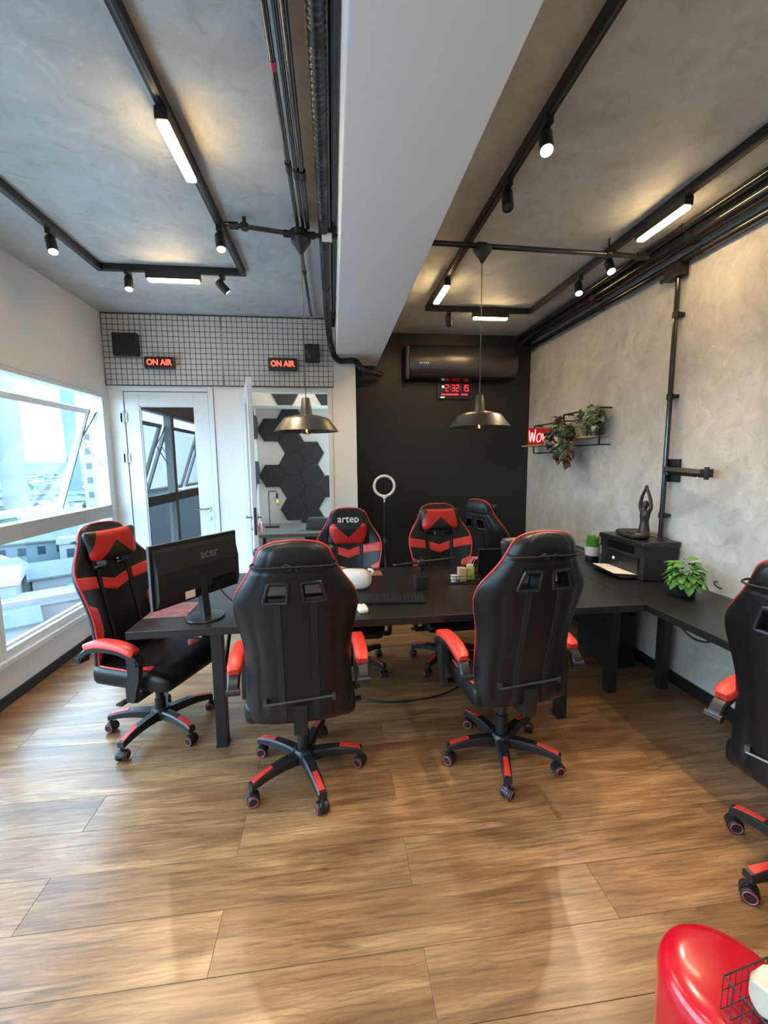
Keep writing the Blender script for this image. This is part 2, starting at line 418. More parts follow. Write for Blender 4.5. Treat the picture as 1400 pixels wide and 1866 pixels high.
def build_shell():
    struct(obj('ceiling', MB().box(XL-.2, XR+.2, YN-.1, YB+.1, ZC, ZC+.15), 'concrete_ceiling'), 'raw grey concrete ceiling')
    struct(obj('ceiling_beam', MB().bbox(.06, .525, YN, YB, 2.68, ZC+.01, .006), 'beam_paint'), 'wide pale grey painted beam running along the ceiling')
    w = MB()
    w.box(XL-.16, XL, YN, YD+.1, 0, .285).box(XL-.16, XL, YN, YD+.1, 2.29, ZC)
    w.box(XL-.16, XL, 4.56, YD+.1, .285, 2.29).box(XL-.16, XL, YN, -1.86, .285, 2.29)
    struct(obj('wall_left', w, 'white_wall'), 'off-white wall with the long window band')
    struct(obj('wall_right', MB().box(XR, XR+.15, YN, YB+.15, 0, ZC), 'burnt_cement_wall'), 'mottled beige grey burnt cement wall')
    struct(obj('wall_back', MB().box(.255, XR, YB, YB+.15, 0, ZC), 'black_wall_paint'), 'black painted end wall')
    struct(obj('wall_near', MB().box(XL-.2, XR+.2, YN-.15, YN, 0, ZC), 'white_wall'), 'white wall')
    w = MB()
    w.box(XL-.16, -2.1, YD, YD+.1, 0, 2.35).box(-1.19, -.93, YD, YD+.1, 0, 2.35).box(0, .255, YD, YD+.1, 0, ZC)
    w.box(XL-.16, 0, YD, YD+.1, 2.35, ZC).box(.155, .255, YD+.1, YB+.15, 0, ZC)
    struct(obj('wall_partition', w, 'white_wall'), 'white partition wall with two studio doors')
    # studios behind the doors
    s = MB()
    s.box(-2.36, .3, 6.0, 6.1, 0, 2.9).box(-2.36, -2.26, YD+.1, 6.0, 0, 2.9).box(-1.09, -1.02, YD+.1, 6.0, 0, 2.9)
    s.box(-2.36, .16, YD+.1, 6.0, 2.75, 2.9).box(-1.02, .155, 5.6, 6.0, 2.30, 2.75)
    struct(obj('wall_studio', s, 'studio_wall'), 'cream walls of the small studios')
    bl = MB().box(XL, XL+.014, YN, YD, 0, .072)
    struct(obj('baseboard_left', bl, 'black_baseboard'))
    struct(obj('baseboard_right', MB().box(XR-.014, XR, YN, YB, 0, .085), 'black_baseboard'))
    b = MB().box(-1.19, -.93, YD-.014, YD, 0, .072).box(0, .255, YD-.014, YD, 0, .072)
    struct(obj('baseboard_back', b, 'black_baseboard'))
build_shell()

# ---------------------------------------------------------------- windows
def build_window():
    # local: origin at the bay's near bottom corner on the inner wall face; bay 1.6 m long in +y
    W = 1.6; zt = 2.29-.285
    r = sempty('window_1', (XL, 2.96, .285), 'white aluminium awning window above a fixed pane, open outwards')
    f = MB()
    f.bbox(-.10, .0, 0, .035, 0, zt, .004).bbox(-.10, .0, W-.07, W, 0, zt, .004)
    f.bbox(-.099, -.001, .035, W-.07, 0, .075, .004).bbox(-.099, -.001, .035, W-.07, zt-.06, zt-.022, .004)
    f.bbox(-.085, .004, 0, W, zt-.022, zt, .002)
    obj('window_frame', f, 'white_aluminium', r)
    obj('middle_rail', MB().bbox(-.105, .006, .03, W-.06, .785, .905, .006), 'grey_rail', r)
    obj('glazing_bead', MB().box(-.05, -.04, .035, W-.07, .075, .09).box(-.05, -.04, .035, W-.07, .775, .785), 'white_aluminium', r)
    obj('lower_pane', MB().box(-.056, -.050, .035, W-.07, .075, .785), 'window_glass', r)
    # the open sash: hinged high, foot pushed out
    s0 = Vector((-.12, 0, zt-.17)); s1 = Vector((-.45, 0, .885)); ln = (s1-s0).length
    ang = math.atan2(s1.x-s0.x, s1.z-s0.z)
    m = Matrix.Translation(s0) @ Matrix.Rotation(ang, 4, 'Y')       # local +z runs down the sash
    sm = MB(); a, b = .06, W-.095
    sm.bbox(-.02, .02, a, a+.055, 0, ln).bbox(-.02, .02, b-.055, b, 0, ln).bbox(-.019, .019, a+.055, b-.055, 0, .05).bbox(-.019, .019, a+.055, b-.055, ln-.055, ln)
    sm.xf(m); so = obj('sash', sm, 'white_aluminium', r)
    obj('sash_pane', MB().box(-.003, .003, a+.05, b-.05, .045, ln-.05).xf(m), 'window_glass', so)
    obj('seal', MB().box(-.024, -.020, b-.012, b-.002, .0, ln).xf(m), 'gap_dark', so)
    for y in (a+.01, b-.01):
        p0 = s0.lerp(s1, .30); p0.y = y
        k = MB().tube([(-.05, y+.015, zt-.2), (p0.x+.02, y, p0.z), (-.05, y+.02, zt-.72)], .007, 6)
        obj('stay_arm', k, 'chrome', r)
    obj('sill', MB().bbox(-.01, .03, 0, W, -.02, .022, .006), 'white_aluminium', r)
    for i in (1, 2, 3):
        c = tree_copy(r); c.name = 'window_%d' % (i+1); c.location.y = 2.96-1.6*i; struct(c, 'white aluminium awning window further along the left wall')
build_window()

# ---------------------------------------------------------------- doors
def leaf(name, parent, w, h, hinge_left=True):
    # local: x from 0 (hinge) to w, z up, thickness in y
    st = .135
    f = MB().bbox(0, st, -.02, .02, 0, h, .003).bbox(w-st, w, -.02, .02, 0, h, .003)
    f.bbox(st, w-st, -.02, .02, h-st, h, .003).bbox(st, w-st, -.02, .02, 0, .16, .003)
    d = obj(name, f, 'white_aluminium', parent)
    obj('pane', MB().box(st-.005, w-st+.005, -.004, .004, .155, h-st+.005), 'door_glass', d)
    bd = MB()
    for x0, x1 in ((st, st+.012), (w-st-.012, w-st)): bd.box(x0, x1, -.012, .012, .16, h-st)
    bd.box(st, w-st, -.012, .012, h-st-.012, h-st)
    obj('bead', bd, 'white_aluminium', d)
    for s in (-1, 1):
        hd = MB().cyl((w-.055, s*.02, 1.11), (w-.055, s*.028, 1.11), .026, 20)
        hd.tube([(w-.055, s*.02, 1.11), (w-.055, s*.062, 1.11), (w-.075, s*.068, 1.11), (w-.185, s*.066, 1.11)], .009, 8)
        obj('handle', hd, 'chrome', d, True)
        ky = MB().cyl((w-.055, s*.02, 1.01), (w-.055, s*.028, 1.01), .024, 20).cyl((w-.055, s*.028, 1.01), (w-.055, s*.034, 1.01), .011, 14)
        obj('lock_cylinder', ky, 'chrome', d, True)
    obj('lock_plate', MB().box(w-.001, w+.002, -.011, .011, .96, 1.20), 'brushed_grey_metal', d)
    return d
def frame(parent, w, h, mat='white_aluminium'):
    f = MB().bbox(-.05, 0, -.012, .10, 0, h+.05, .003).bbox(w, w+.05, -.012, .10, 0, h+.05, .003).bbox(0, w, -.012, .10, h, h+.05, .003)
    f.box(-.012, -.002, .02, .06, 0, h)
    return obj('door_frame', f, mat, parent)
def hinges(parent, zs, x=-.006, y=-.018):
    for z in zs:
        h = MB().cyl((x, y, z-.06), (x, y, z+.06), .011, 12).box(x-.03, x+.03, y+.006, y+.012, z-.045, z+.045)
        obj('hinge', h, 'white_aluminium', parent, True)
def build_doors():
    d1 = sempty('door_1', (-2.055, YD, 0), 'closed white framed glass studio door')
    frame(d1, .81, 2.31); hinges(d1, (.5, 1.65, 2.05))
    a = leaf('door_leaf', d1, .80, 2.295); a.location = (.005, .02, .008)
    d2 = sempty('door_2', (-.885, YD, 0), 'white framed glass studio door standing open')
    frame(d2, .84, 2.31); hinges(d2, (.5, 1.65, 2.05), -.0, -.028)
    b = leaf('door_leaf', d2, .83, 2.295); b.location = (.012, -.05, .008); b.rotation_euler = (0, 0, math.radians(-76.5))
build_doors()

# ---------------------------------------------------------------- ceiling tracks and lamps
def track(name, label, pts, z=3.02):
    t = thing(name, label, 'light track', (pts[1][0], pts[1][1], z))
    segs = list(zip(pts, pts[1:]))
    for i, (a, b) in enumerate(segs):
        m = MB(); w = .019
        if abs(a[0]-b[0]) < 1e-6: m.bbox(a[0]-w, a[0]+w, min(a[1], b[1])-w, max(a[1], b[1])+w, z-.016, z+.03, .003)
        else: m.bbox(min(a[0], b[0])+w, max(a[0], b[0])-w, a[1]-w, a[1]+w, z-.016, z+.03, .003)
        r = obj('rail', m, 'black_metal', t, world=True)
        g = MB()
        if abs(a[0]-b[0]) < 1e-6: g.box(a[0]-.005, a[0]+.005, min(a[1], b[1]), max(a[1], b[1]), z-.0175, z-.0155)
        else: g.box(min(a[0], b[0]), max(a[0], b[0]), a[1]-.005, a[1]+.005, z-.0175, z-.0155)
        obj('slot', g, 'dark_grey_metal', r, world=True)
    return t
def linear_lamp(label, c, along, ln=.36, z=3.004):
    t = thing('linear_track_lamp', label, 'lamp', (c[0], c[1], z), 0 if along == 'y' else -PI/2, 'glowing linear lamps on the ceiling tracks')
    h = MB().bbox(-.027, .027, -ln/2-.012, ln/2+.012, -.05, 0, .005)
    obj('housing', h, 'black_metal', t)
    d = MB().bbox(-.023, .023, -ln/2, ln/2, -.064, -.046, .006)
    obj('diffuser', d, 'lamp_diffuser', t)
def spot_lamp(label, c, aim, lit=True, z=3.004, power=None):
    t = thing('track_spotlight', label, 'lamp', (c[0], c[1], z), 0, 'small spotlights on the ceiling tracks')
    obj('adapter', MB().bbox(-.016, .016, -.032, .032, -.03, 0, .003).cyl((0, 0, -.03), (0, 0, -.062), .007, 10), 'black_metal', t)
    a = Vector(aim)-Vector((c[0], c[1], z-.085)); a.normalize()
    q = a.to_track_quat('Z', 'Y').to_matrix().to_4x4(); q.translation = (0, 0, -.085)
    hd = MB().lathe([(.0, -.05), (.026, -.05), (.029, -.044), (.029, .05), (.026, .052), (.025, .040), (.0, .040)], 20).xf(q)
    h = obj('lamp_head', hd, 'black_metal', t, True)
    ln = MB().lathe([(.0, .041), (.024, .041), (.024, .046), (.0, .048)], 18).xf(q)
    obj('lens', ln, 'spot_lens' if lit else 'dark_grey_metal', h)
    if lit:
        ld = bpy.data.lights.new('spot_beam', 'SPOT'); ld.energy = power or SPOT_POWER; ld.spot_size = math.radians(75); ld.spot_blend = .6
        ld.color = (1, .80, .55); ld.shadow_soft_size = .024
        lo = bpy.data.objects.new('spot_beam', ld); COL.objects.link(lo); lo.parent = t
        qq = (-a).to_track_quat('Z', 'Y'); lo.rotation_euler = qq.to_euler(); lo.location = Vector((0, 0, -.085))+a*.056
def build_ceiling_lamps():
    track('ceiling_track', 'black U-shaped lighting track on the ceiling by the window', [(-1.665, -1.4), (-1.665, 3.52), (-.645, 3.52), (-.645, -1.4)])
    track('ceiling_track', 'black U-shaped lighting track on the ceiling right of the beam', [(.92, -1.4), (.92, 4.14), (1.94, 4.14), (1.94, -1.4)])
    linear_lamp('warm linear lamp left of the beam, largest and nearest', (-.645, 2.14), 'y')
    linear_lamp('warm linear lamp on the cross rail nearest the wire mesh panels', (-1.15, 3.52), 'x')
    linear_lamp('warm linear lamp right of the beam, near the black wall corner', (.92, 3.61), 'y')
    linear_lamp('warm linear lamp on the cross rail in front of the air conditioner', (1.54, 4.14), 'x', .33)
    linear_lamp('warm linear lamp on the rail along the cement wall', (1.94, 2.45), 'y')
    for x, y, w in ((-1.665, .2, 'by the windows'), (.92, -.9, 'beside the beam'), (1.94, .9, 'along the cement wall')): linear_lamp('warm linear lamp on the rail overhead behind the viewpoint, '+w, (x, y), 'y')
    spot_lamp('lit black spotlight on the rail along the window wall', (-1.665, 2.97), (-1.35, 2.65, 1.9))
    spot_lamp('lit black spotlight left of the linear lamp above the closed door', (-1.47, 3.52), (-1.35, 3.15, 1.9))
    spot_lamp('lit black spotlight right of the linear lamp, at the rail corner', (-.80, 3.52), (-.10, 3.75, 2.2))
    spot_lamp('lit black spotlight beside the junction box and pendant cone', (-.645, 2.84), (-.50, 2.5, 1.9))
    spot_lamp('dazzling lit spotlight right of the beam, nearest the viewpoint', (.92, 1.86), (.66, .95, 0.9), power=60)
    spot_lamp('unlit black spotlight hanging right of the beam', (.92, 2.26), (.80, 1.6, 1.0), False)
    spot_lamp('unlit black spotlight above the air conditioner', (1.13, 4.14), (1.4, 4.6, 2.2), False)
    spot_lamp('lit spotlight on the wall rail, further from the viewpoint', (1.94, 3.30), (1.75, 2.8, 1.9))
    spot_lamp('lit spotlight on the wall rail, beside the conduit end', (1.94, 2.92), (1.85, 2.3, 1.9))
    spot_lamp('lit spotlight on a rail behind the viewpoint', (.92, .5), (.5, 1.5, 0))
    spot_lamp('lit spotlight on a rail behind the viewpoint, window side', (-.645, .6), (-.3, 1.4, 0))
    spot_lamp('lit spotlight on a rail behind the viewpoint, wall side', (1.94, 1.2), (2.38, 1.6, 1.2))
build_ceiling_lamps()

def build_conduits():
    # crossing conduit with the two pendant junctions
    def collar(t, p, r=.021, l=.05):
        d = Vector((l/2, 0, 0)); obj('collar', MB().cyl(Vector(p)-d, Vector(p)+d, r, 14), 'black_metal', t, True, world=True)
    t = thing('cross_conduit', 'black conduit between the left track and the beam, with a tee', 'pipe', (-.17, 2.80, 2.96))
    m = MB().tube([(-.60, 2.78, 2.995), (-.17, 2.80, 2.965), (.06, 2.80, 2.965)], .0135, 12); obj('pipe', m, 'gloss_black_pipe', t, True, world=True)
    collar(t, (-.55, 2.785, 2.99)); collar(t, (-.24, 2.80, 2.968)); collar(t, (-.10, 2.80, 2.965))
    m = MB().lathe([(.001, 2.972), (.024, 2.972), (.024, 3.005), (.012, 3.006), (.012, 3.04), (.001, 3.04)], 12, (-.49, 2.787, 0))
    obj('hanger', m, 'black_metal', t, True, world=True)
    m = MB().lathe([(.045, -.02), (.055, -.015), (.055, .02), (.045, .025)], 20, (-.17, 2.80, 2.965)); obj('junction_box', m, 'black_metal', t, True, world=True)
    m = MB().bbox(-.05, .045, 2.765, 2.835, 2.935, 3.0, .006); obj('square_junction_box', m, 'black_metal', t, world=True)
    m = MB().box(-.035, .025, 2.760, 2.764, 2.915, 2.965); o = obj('paper_tag', m, 'paper', t, world=True)
    t = thing('cross_conduit', 'long glossy black conduit from the beam to the cement wall', 'pipe', (1.5, 2.81, 2.955))
    m = MB().cyl((.525, 2.80, 2.96), (2.16, 2.83, 2.952), .0165, 14); obj('pipe', m, 'gloss_black_pipe', t, True, world=True)
    collar(t, (.98, 2.81, 2.958), .024, .06); collar(t, (2.10, 2.83, 2.952), .024, .06); collar(t, (1.86, 2.82, 2.955), .022, .03)
    obj('hanger', MB().cyl((1.86, 2.82, 2.955), (1.86, 2.82, 3.05), .006, 8), 'black_metal', t, True, world=True)
    # straight conduits along the left of the beam
    for i, (x, r, y1, lab) in enumerate(((-.178, .012, 4.35, 'thin black ceiling conduit with a red band, furthest from the beam'),
                                     (-.146, .010, 2.78, 'thin black ceiling conduit, middle of three beside the beam'),
                                     (-.118, .014, 2.78, 'thicker black ceiling conduit, closest of three to the beam'))):
        t = thing('ceiling_conduit', lab, 'pipe', (x, 1.5, 3.0))
        obj('pipe', MB().cyl((x, YN, 3.0), (x, y1, 3.0), r, 12), 'gloss_black_pipe', t, True, world=True)
        for y in ((2.25, 3.4) if y1 > 3 else (2.3,)): obj('coupling', MB().cyl((x, y-.03, 3.0), (x, y+.03, 3.0), r*1.35, 12), 'black_metal', t, True, world=True)
        for y in (.6,): obj('clip', MB().box(x-r*1.3, x+r*1.3, y-.012, y+.012, 3.0-r*1.2, 3.05), 'black_metal', t, True, world=True)
        if i == 0:
            for y in (1.70, 3.37): obj('band', MB().cyl((x, y, 3.0), (x, y+.035, 3.0), r*1.12, 12), 'tape_red', t, True, world=True)
            obj('end_cap', MB().cyl((x, y1, 3.0), (x+.006, y1+.12, 2.975), r*1.05, 10), 'chrome', t, True, world=True)
    # fat corrugated hose bending down beside the mesh panel and round the column
    path = spline([(-.02, YN, 2.99), (-.02, 1.0, 2.99), (-.022, 2.4, 2.985), (-.022, 3.3, 2.97), (-.02, 3.95, 2.955), (-.015, 4.32, 2.90), (.0, 4.47, 2.80), (.035, 4.53, 2.68),
                   (.09, 4.545, 2.625), (.17, 4.545, 2.625), (.25, 4.55, 2.625), (.29, 4.56, 2.585), (.34, 4.62, 2.55), (.42, 4.72, 2.55), (.50, 4.82, 2.555), (.56, 4.87, 2.555)], 26)
    tot = 0; rs = []
    for i, p in enumerate(path):
        if i: tot += (p-path[i-1]).length
        rs.append(.030+.0028*math.sin(tot*2*PI/.026))
    # resample finer so that the rings read
    fine = []; s = 0
    for a, b in zip(path, path[1:]):
        n = max(1, int((b-a).length/.0065))
        fine += [a.lerp(b, k/n) for k in range(n)]
    rr = [.030+.0026*math.sin(i*PI/2) for i in range(len(fine))]
    o = obj('corrugated_hose', MB().tube(fine, rr, 10), 'corrugated_black', None, True)
    tag(o, 'fat black corrugated hose along the beam, bending down round the white column', 'hose')
    t = thing('drain_pipe', 'glossy black pipe tucked into the beam corner, ending in an elbow', 'pipe', (.035, 2.8, 3.0))
    obj('pipe', MB().tube([(.034, YN, 3.015), (.034, 4.3, 3.015), (.03, 4.42, 2.99), (.02, 4.45, 2.93)], .019, 12), 'gloss_black_pipe', t, True, world=True)
    obj('elbow', MB().tube(spline([(.034, 4.28, 3.015), (.033, 4.40, 3.0), (.022, 4.45, 2.93)], 5), .025, 12), 'black_metal', t, True, world=True)
    # bundle along the cement wall
    for x, z, r, lab in ((2.285, 2.985, .048, 'thick glossy black pipe highest along the cement wall'), (2.335, 2.895, .026, 'slim glossy black pipe lowest along the cement wall'),
                         (2.20, 3.02, .022, 'slim black pipe against the ceiling beside the cement wall')):
        t = thing('wall_pipe', lab, 'pipe', (x, 2.8, z))
        obj('pipe', MB().cyl((x, YN, z), (x, YB, z), r, 20), 'gloss_black_pipe', t, True, world=True)
        for y in (1.2, 2.6, 3.6): obj('clamp', MB().cyl((x, y-.02, z), (x, y+.02, z), r*1.12, 18), 'black_metal', t, True, world=True)
    t = thing('drop_pipe', 'black vertical pipe with clamps down the cement wall', 'pipe', (2.335, 2.765, 1.03))
    obj('pipe', MB().cyl((2.335, 2.765, 1.026), (2.335, 2.765, 2.88), .0165, 16), 'gloss_black_pipe', t, True, world=True)
    for z in (1.19, 2.02, 2.56):
        obj('clamp', MB().cyl((2.335, 2.765, z-.02), (2.335, 2.765, z+.02), .0225, 14).box(2.335, 2.379, 2.735, 2.795, z-.012, z+.012), 'black_metal', t, True, world=True)
    obj('junction_box', MB().bbox(2.30, 2.37, 2.72, 2.86, 2.80, 2.90, .008).cyl((2.335, 2.87, 2.83), (2.335, 2.92, 2.83), .014, 10), 'black_metal', t, world=True)
build_conduits()

def pendant(label, x, y, zs):
    t = thing('pendant_lamp', label, 'pendant lamp', (x, y, zs))
    k = 2.955-zs
    obj('canopy', MB().lathe([(.01, k-.10), (.02, k-.085), (.05, k-.045), (.06, k-.03), (.06, k-.015), (.02, k)], 28), 'black_metal', t, True)
    obj('cord', MB().cyl((0, 0, .2), (0, 0, k-.09), .0032, 8), 'dark_grey_metal', t)
    s = MB().lathe([(.021, .205), (.026, .20), (.038, .105), (.040, .10), (.085, .092), (.135, .078), (.150, .066), (.200, -.002), (.203, -.006),
                    (.197, -.004), (.146, .058), (.132, .070), (.085, .084), (.034, .09), (.022, .10), (.016, .2)], 48, cap=False)
    sh = obj('shade', s, 'brushed_grey_metal', t, 50)
    obj('socket', MB().lathe([(.001, .045), (.018, .045), (.018, .09), (.001, .09)], 16), 'black_metal', t, True)
    b = MB().lathe([(.001, -.030), (.018, -.027), (.031, -.015), (.036, .0), (.032, .016), (.018, .038), (.014, .048)], 24)
    bo = obj('bulb', b, 'bulb_glass', t, True)
    obj('filament', MB().tube([(.006*math.cos(a*1.3), .006*math.sin(a*1.3), -.012+a*.0028) for a in range(16)], .0012, 5), 'filament', bo)
pendant('grey metal pendant lamp left of the beam, in front of the open studio door', -.163, 2.80, 1.795)
pendant('grey metal pendant lamp right of the beam, in front of the black wall', .983, 2.81, 1.822)

# ---------------------------------------------------------------- gaming chairs (facing +y, origin on the floor)
HW = [(.425, .215), (.46, .232), (.55, .240), (.68, .238), (.80, .242), (.90, .260), (.97, .270), (1.03, .258), (1.08, .230), (1.13, .196), (1.18, .168),
      (1.215, .153), (1.24, .142), (1.26, .122), (1.273, .092), (1.280, .052), (1.2825, .010)]
WING = [(.425, .025), (.60, .055), (.80, .085), (.95, .085), (1.05, .055), (1.15, .028), (1.285, .012)]
def hw(z): return sinterp(HW, z)
def yc(z): return -.215-.165*(z-.43)+.018*math.exp(-((z-.62)/.16)**2)
def edge(s): return math.sqrt(max(0, 1-abs(s)**5))
def zend(z):
    t = 1.0
    if z > 1.19: t = math.sqrt(max(.0, 1-((z-1.19)/.0935)**2))
    if z < .47: t = min(t, math.sqrt(max(.05, 1-((.47-z)/.05)**2)))
    return t
def yfront(s, z): return yc(z)+sinterp(WING, z)*abs(s)**2.6+(.036+.012*math.exp(-((z-1.2)/.06)**2))*edge(s)*zend(z)
def yback(s, z): return yc(z)+sinterp(WING, z)*abs(s)**2.6-(.046-.010*math.exp(-((abs(s)-.68)/.05)**2)*(1 if .5 < z < 1.02 else .4))*edge(s)*zend(z)
SLIST = [0, .065, .13, .22, .31, .41, .50, .57, .63, .68, .73, .79, .85, .91, .955, .985, 1]
SL = [-s for s in SLIST[:0:-1]]+SLIST
ZL = [.425, .432, .445, .46]+[.46+.57*i/26 for i in range(1, 27)]+[1.05, 1.072, 1.094, 1.115, 1.125, 1.14, 1.155, 1.163, 1.168, 1.175, 1.19, 1.205, 1.22, 1.235, 1.248, 1.259, 1.267, 1.273, 1.277, 1.280, 1.2825]
HOLE_S, HOLE_Z = (.13, .50), (1.03, 1.115)
def in_hole(s0, s1, z0, z1):
    a, b = sorted((abs(s0), abs(s1)))
    return s0*s1 > 0 and a >= HOLE_S[0]-1e-6 and b <= HOLE_S[1]+1e-6 and z0 >= HOLE_Z[0]-1e-6 and z1 <= HOLE_Z[1]+1e-6
def backrest_mesh():
    m = MB(); F = {}; B = {}; vs = []; fs = []
    for i, z in enumerate(ZL):
        w = hw(z)
        for j, s in enumerate(SL):
            groove = .004*math.exp(-((z-1.163)/.004)**2)
            vs.append((s*w, yfront(s, z), z)); F[i, j] = len(vs)-1
            if abs(s) < 1: vs.append((s*w, yback(s, z)+groove, z)); B[i, j] = len(vs)-1
            else: B[i, j] = F[i, j]
    nz, ns = len(ZL), len(SL)
    def hole(i, j): return 0 <= i < nz-1 and 0 <= j < ns-1 and in_hole(SL[j], SL[j+1], ZL[i], ZL[i+1])
    for i in range(nz-1):
        for j in range(ns-1):
            if hole(i, j):
                for (di, dj, a, b) in ((-1, 0, (i, j), (i, j+1)), (1, 0, (i+1, j), (i+1, j+1)), (0, -1, (i, j), (i+1, j)), (0, 1, (i, j+1), (i+1, j+1))):
                    if not hole(i+di, j+dj): fs.append((F[a], F[b], B[b], B[a]))
                continue
            fs.append((F[i, j], F[i, j+1], F[i+1, j+1], F[i+1, j]))
            q = (B[i, j], B[i+1, j], B[i+1, j+1], B[i, j+1]); fs.append(q)
    for i in (0, nz-1):
        for j in range(ns-1):
            q = []
            for k in (F[i, j], F[i, j+1], B[i, j+1], B[i, j]):
                if k not in q: q.append(k)
            if len(q) > 2: fs.append(tuple(q))
    return m.add(vs, fs)
def patch(s0, s1, zlo, zhi, ns=14, nz=8, front=True, h=.004):
    m = MB(); vs = []; fs = []
    def P(s, z, o):
        y = yfront(s, z)+o if front else yback(s, z)-o
        return (s*hw(z)*(1+(.004 if o > 0 else 0)), y, z)
    for i in range(nz+1):
        for j in range(ns+1):
            s = lerp(s0, s1, j/ns); z = lerp(zlo(s), zhi(s), i/nz)
            vs.append(P(s, z, h if 0 < i < nz and 0 < j < ns else -.001))
    for i in range(nz):
        for j in range(ns):
            a = i*(ns+1)+j; fs.append((a, a+1, a+ns+2, a+ns+1))
    return m.add(vs, fs)
def seat_top(x, y):
    z = .500+.030*min(1, abs(x)/.245)**3
    if y > .17: z -= .045*((y-.17)/.12)**2
    return z
def seat_mesh():
    def fn(q):
        if q.z > 0:
            t = q.z/.055; q.z += (seat_top(q.x, q.y+.04)-.52+.0)*t+.0
        w = 1-.10*max(0, (q.y-.05)/.21)**2
        q.x *= w
        return q
    return MB().soft((0, .04, .465), (.51, .50, .11), .04, 12, fn)
ARCH = [(-.215, .575), (-.205, .610), (-.165, .648), (-.09, .672), (.0, .678), (.09, .668), (.15, .645), (.19, .612)]
def arch_loft(x, pts, w, t0, t1, flare=0):
    # strip that follows the arch: from t0 below to t1 above, w wide in x
    m = MB(); vs = []; fs = []; P = spline([(0, a, b) for a, b in pts], 4); n = len(P)
    for i, p in enumerate(P):
        a = P[max(0, i-1)]; b = P[min(n-1, i+1)]; t = (b-a).normalized(); nn = Vector((0, -t.z, t.y))
        e = 1.0-.35*(max(0, abs(i/(n-1)-.5)*2-.75)/.25)**2*flare
        hwid = w/2*e
        for (dx, o) in ((-hwid, t0), (-hwid, t1-.006), (-hwid+.006, t1), (hwid-.006, t1), (hwid, t1-.006), (hwid, t0)):
            q = p+nn*o; vs.append((x+dx, q.y, q.z))
    for i in range(n-1):
        for k in range(6): l = (k+1) % 6; fs.append((i*6+k, i*6+l, (i+1)*6+l, (i+1)*6+k))
    fs += [tuple(range(5, -1, -1)), tuple((n-1)*6+k for k in range(6))]
    return m.add(vs, fs)
def spoke_mesh():
    m = MB(); vs = []; fs = []; N = 9
    for i in range(N):
        t = i/(N-1); r = .035+.265*t
        w = lerp(.029, .020, t); zt = .128+.012*math.sin(t*PI*.8)-.026*t*t; zb = zt-lerp(.05, .032, t)
        for (a, b) in ((-w, zb), (-w, zt-.008), (-w*.72, zt), (w*.72, zt), (w, zt-.008), (w, zb)): vs.append((r, a, b))
    for i in range(N-1):
        for k in range(6): l = (k+1) % 6; fs.append((i*6+k, i*6+l, (i+1)*6+l, (i+1)*6+k))
    fs += [tuple(range(5, -1, -1)), tuple((N-1)*6+k for k in range(6))]
    return m.add(vs, fs)
def inlay_mesh():
    m = MB(); vs = []; fs = []; N = 5
    for i in range(N):
        t = lerp(.56, .955, i/(N-1)); r = .035+.265*t; zt = .128+.012*math.sin(t*PI*.8)-.026*t*t
        w = lerp(.012, .016, i/(N-1))
        for a, b in ((-w, zt-.002), (-w*.9, zt+.003), (w*.9, zt+.003), (w, zt-.002)): vs.append((r, a, b))
    for i in range(N-1):
        for k in range(3): fs.append((i*4+k, i*4+k+1, (i+1)*4+k+1, (i+1)*4+k))
    fs += [(0, 1, 2, 3), tuple((N-1)*4+k for k in (3, 2, 1, 0))]
    return m.add(vs, fs)
CHAIR = {}
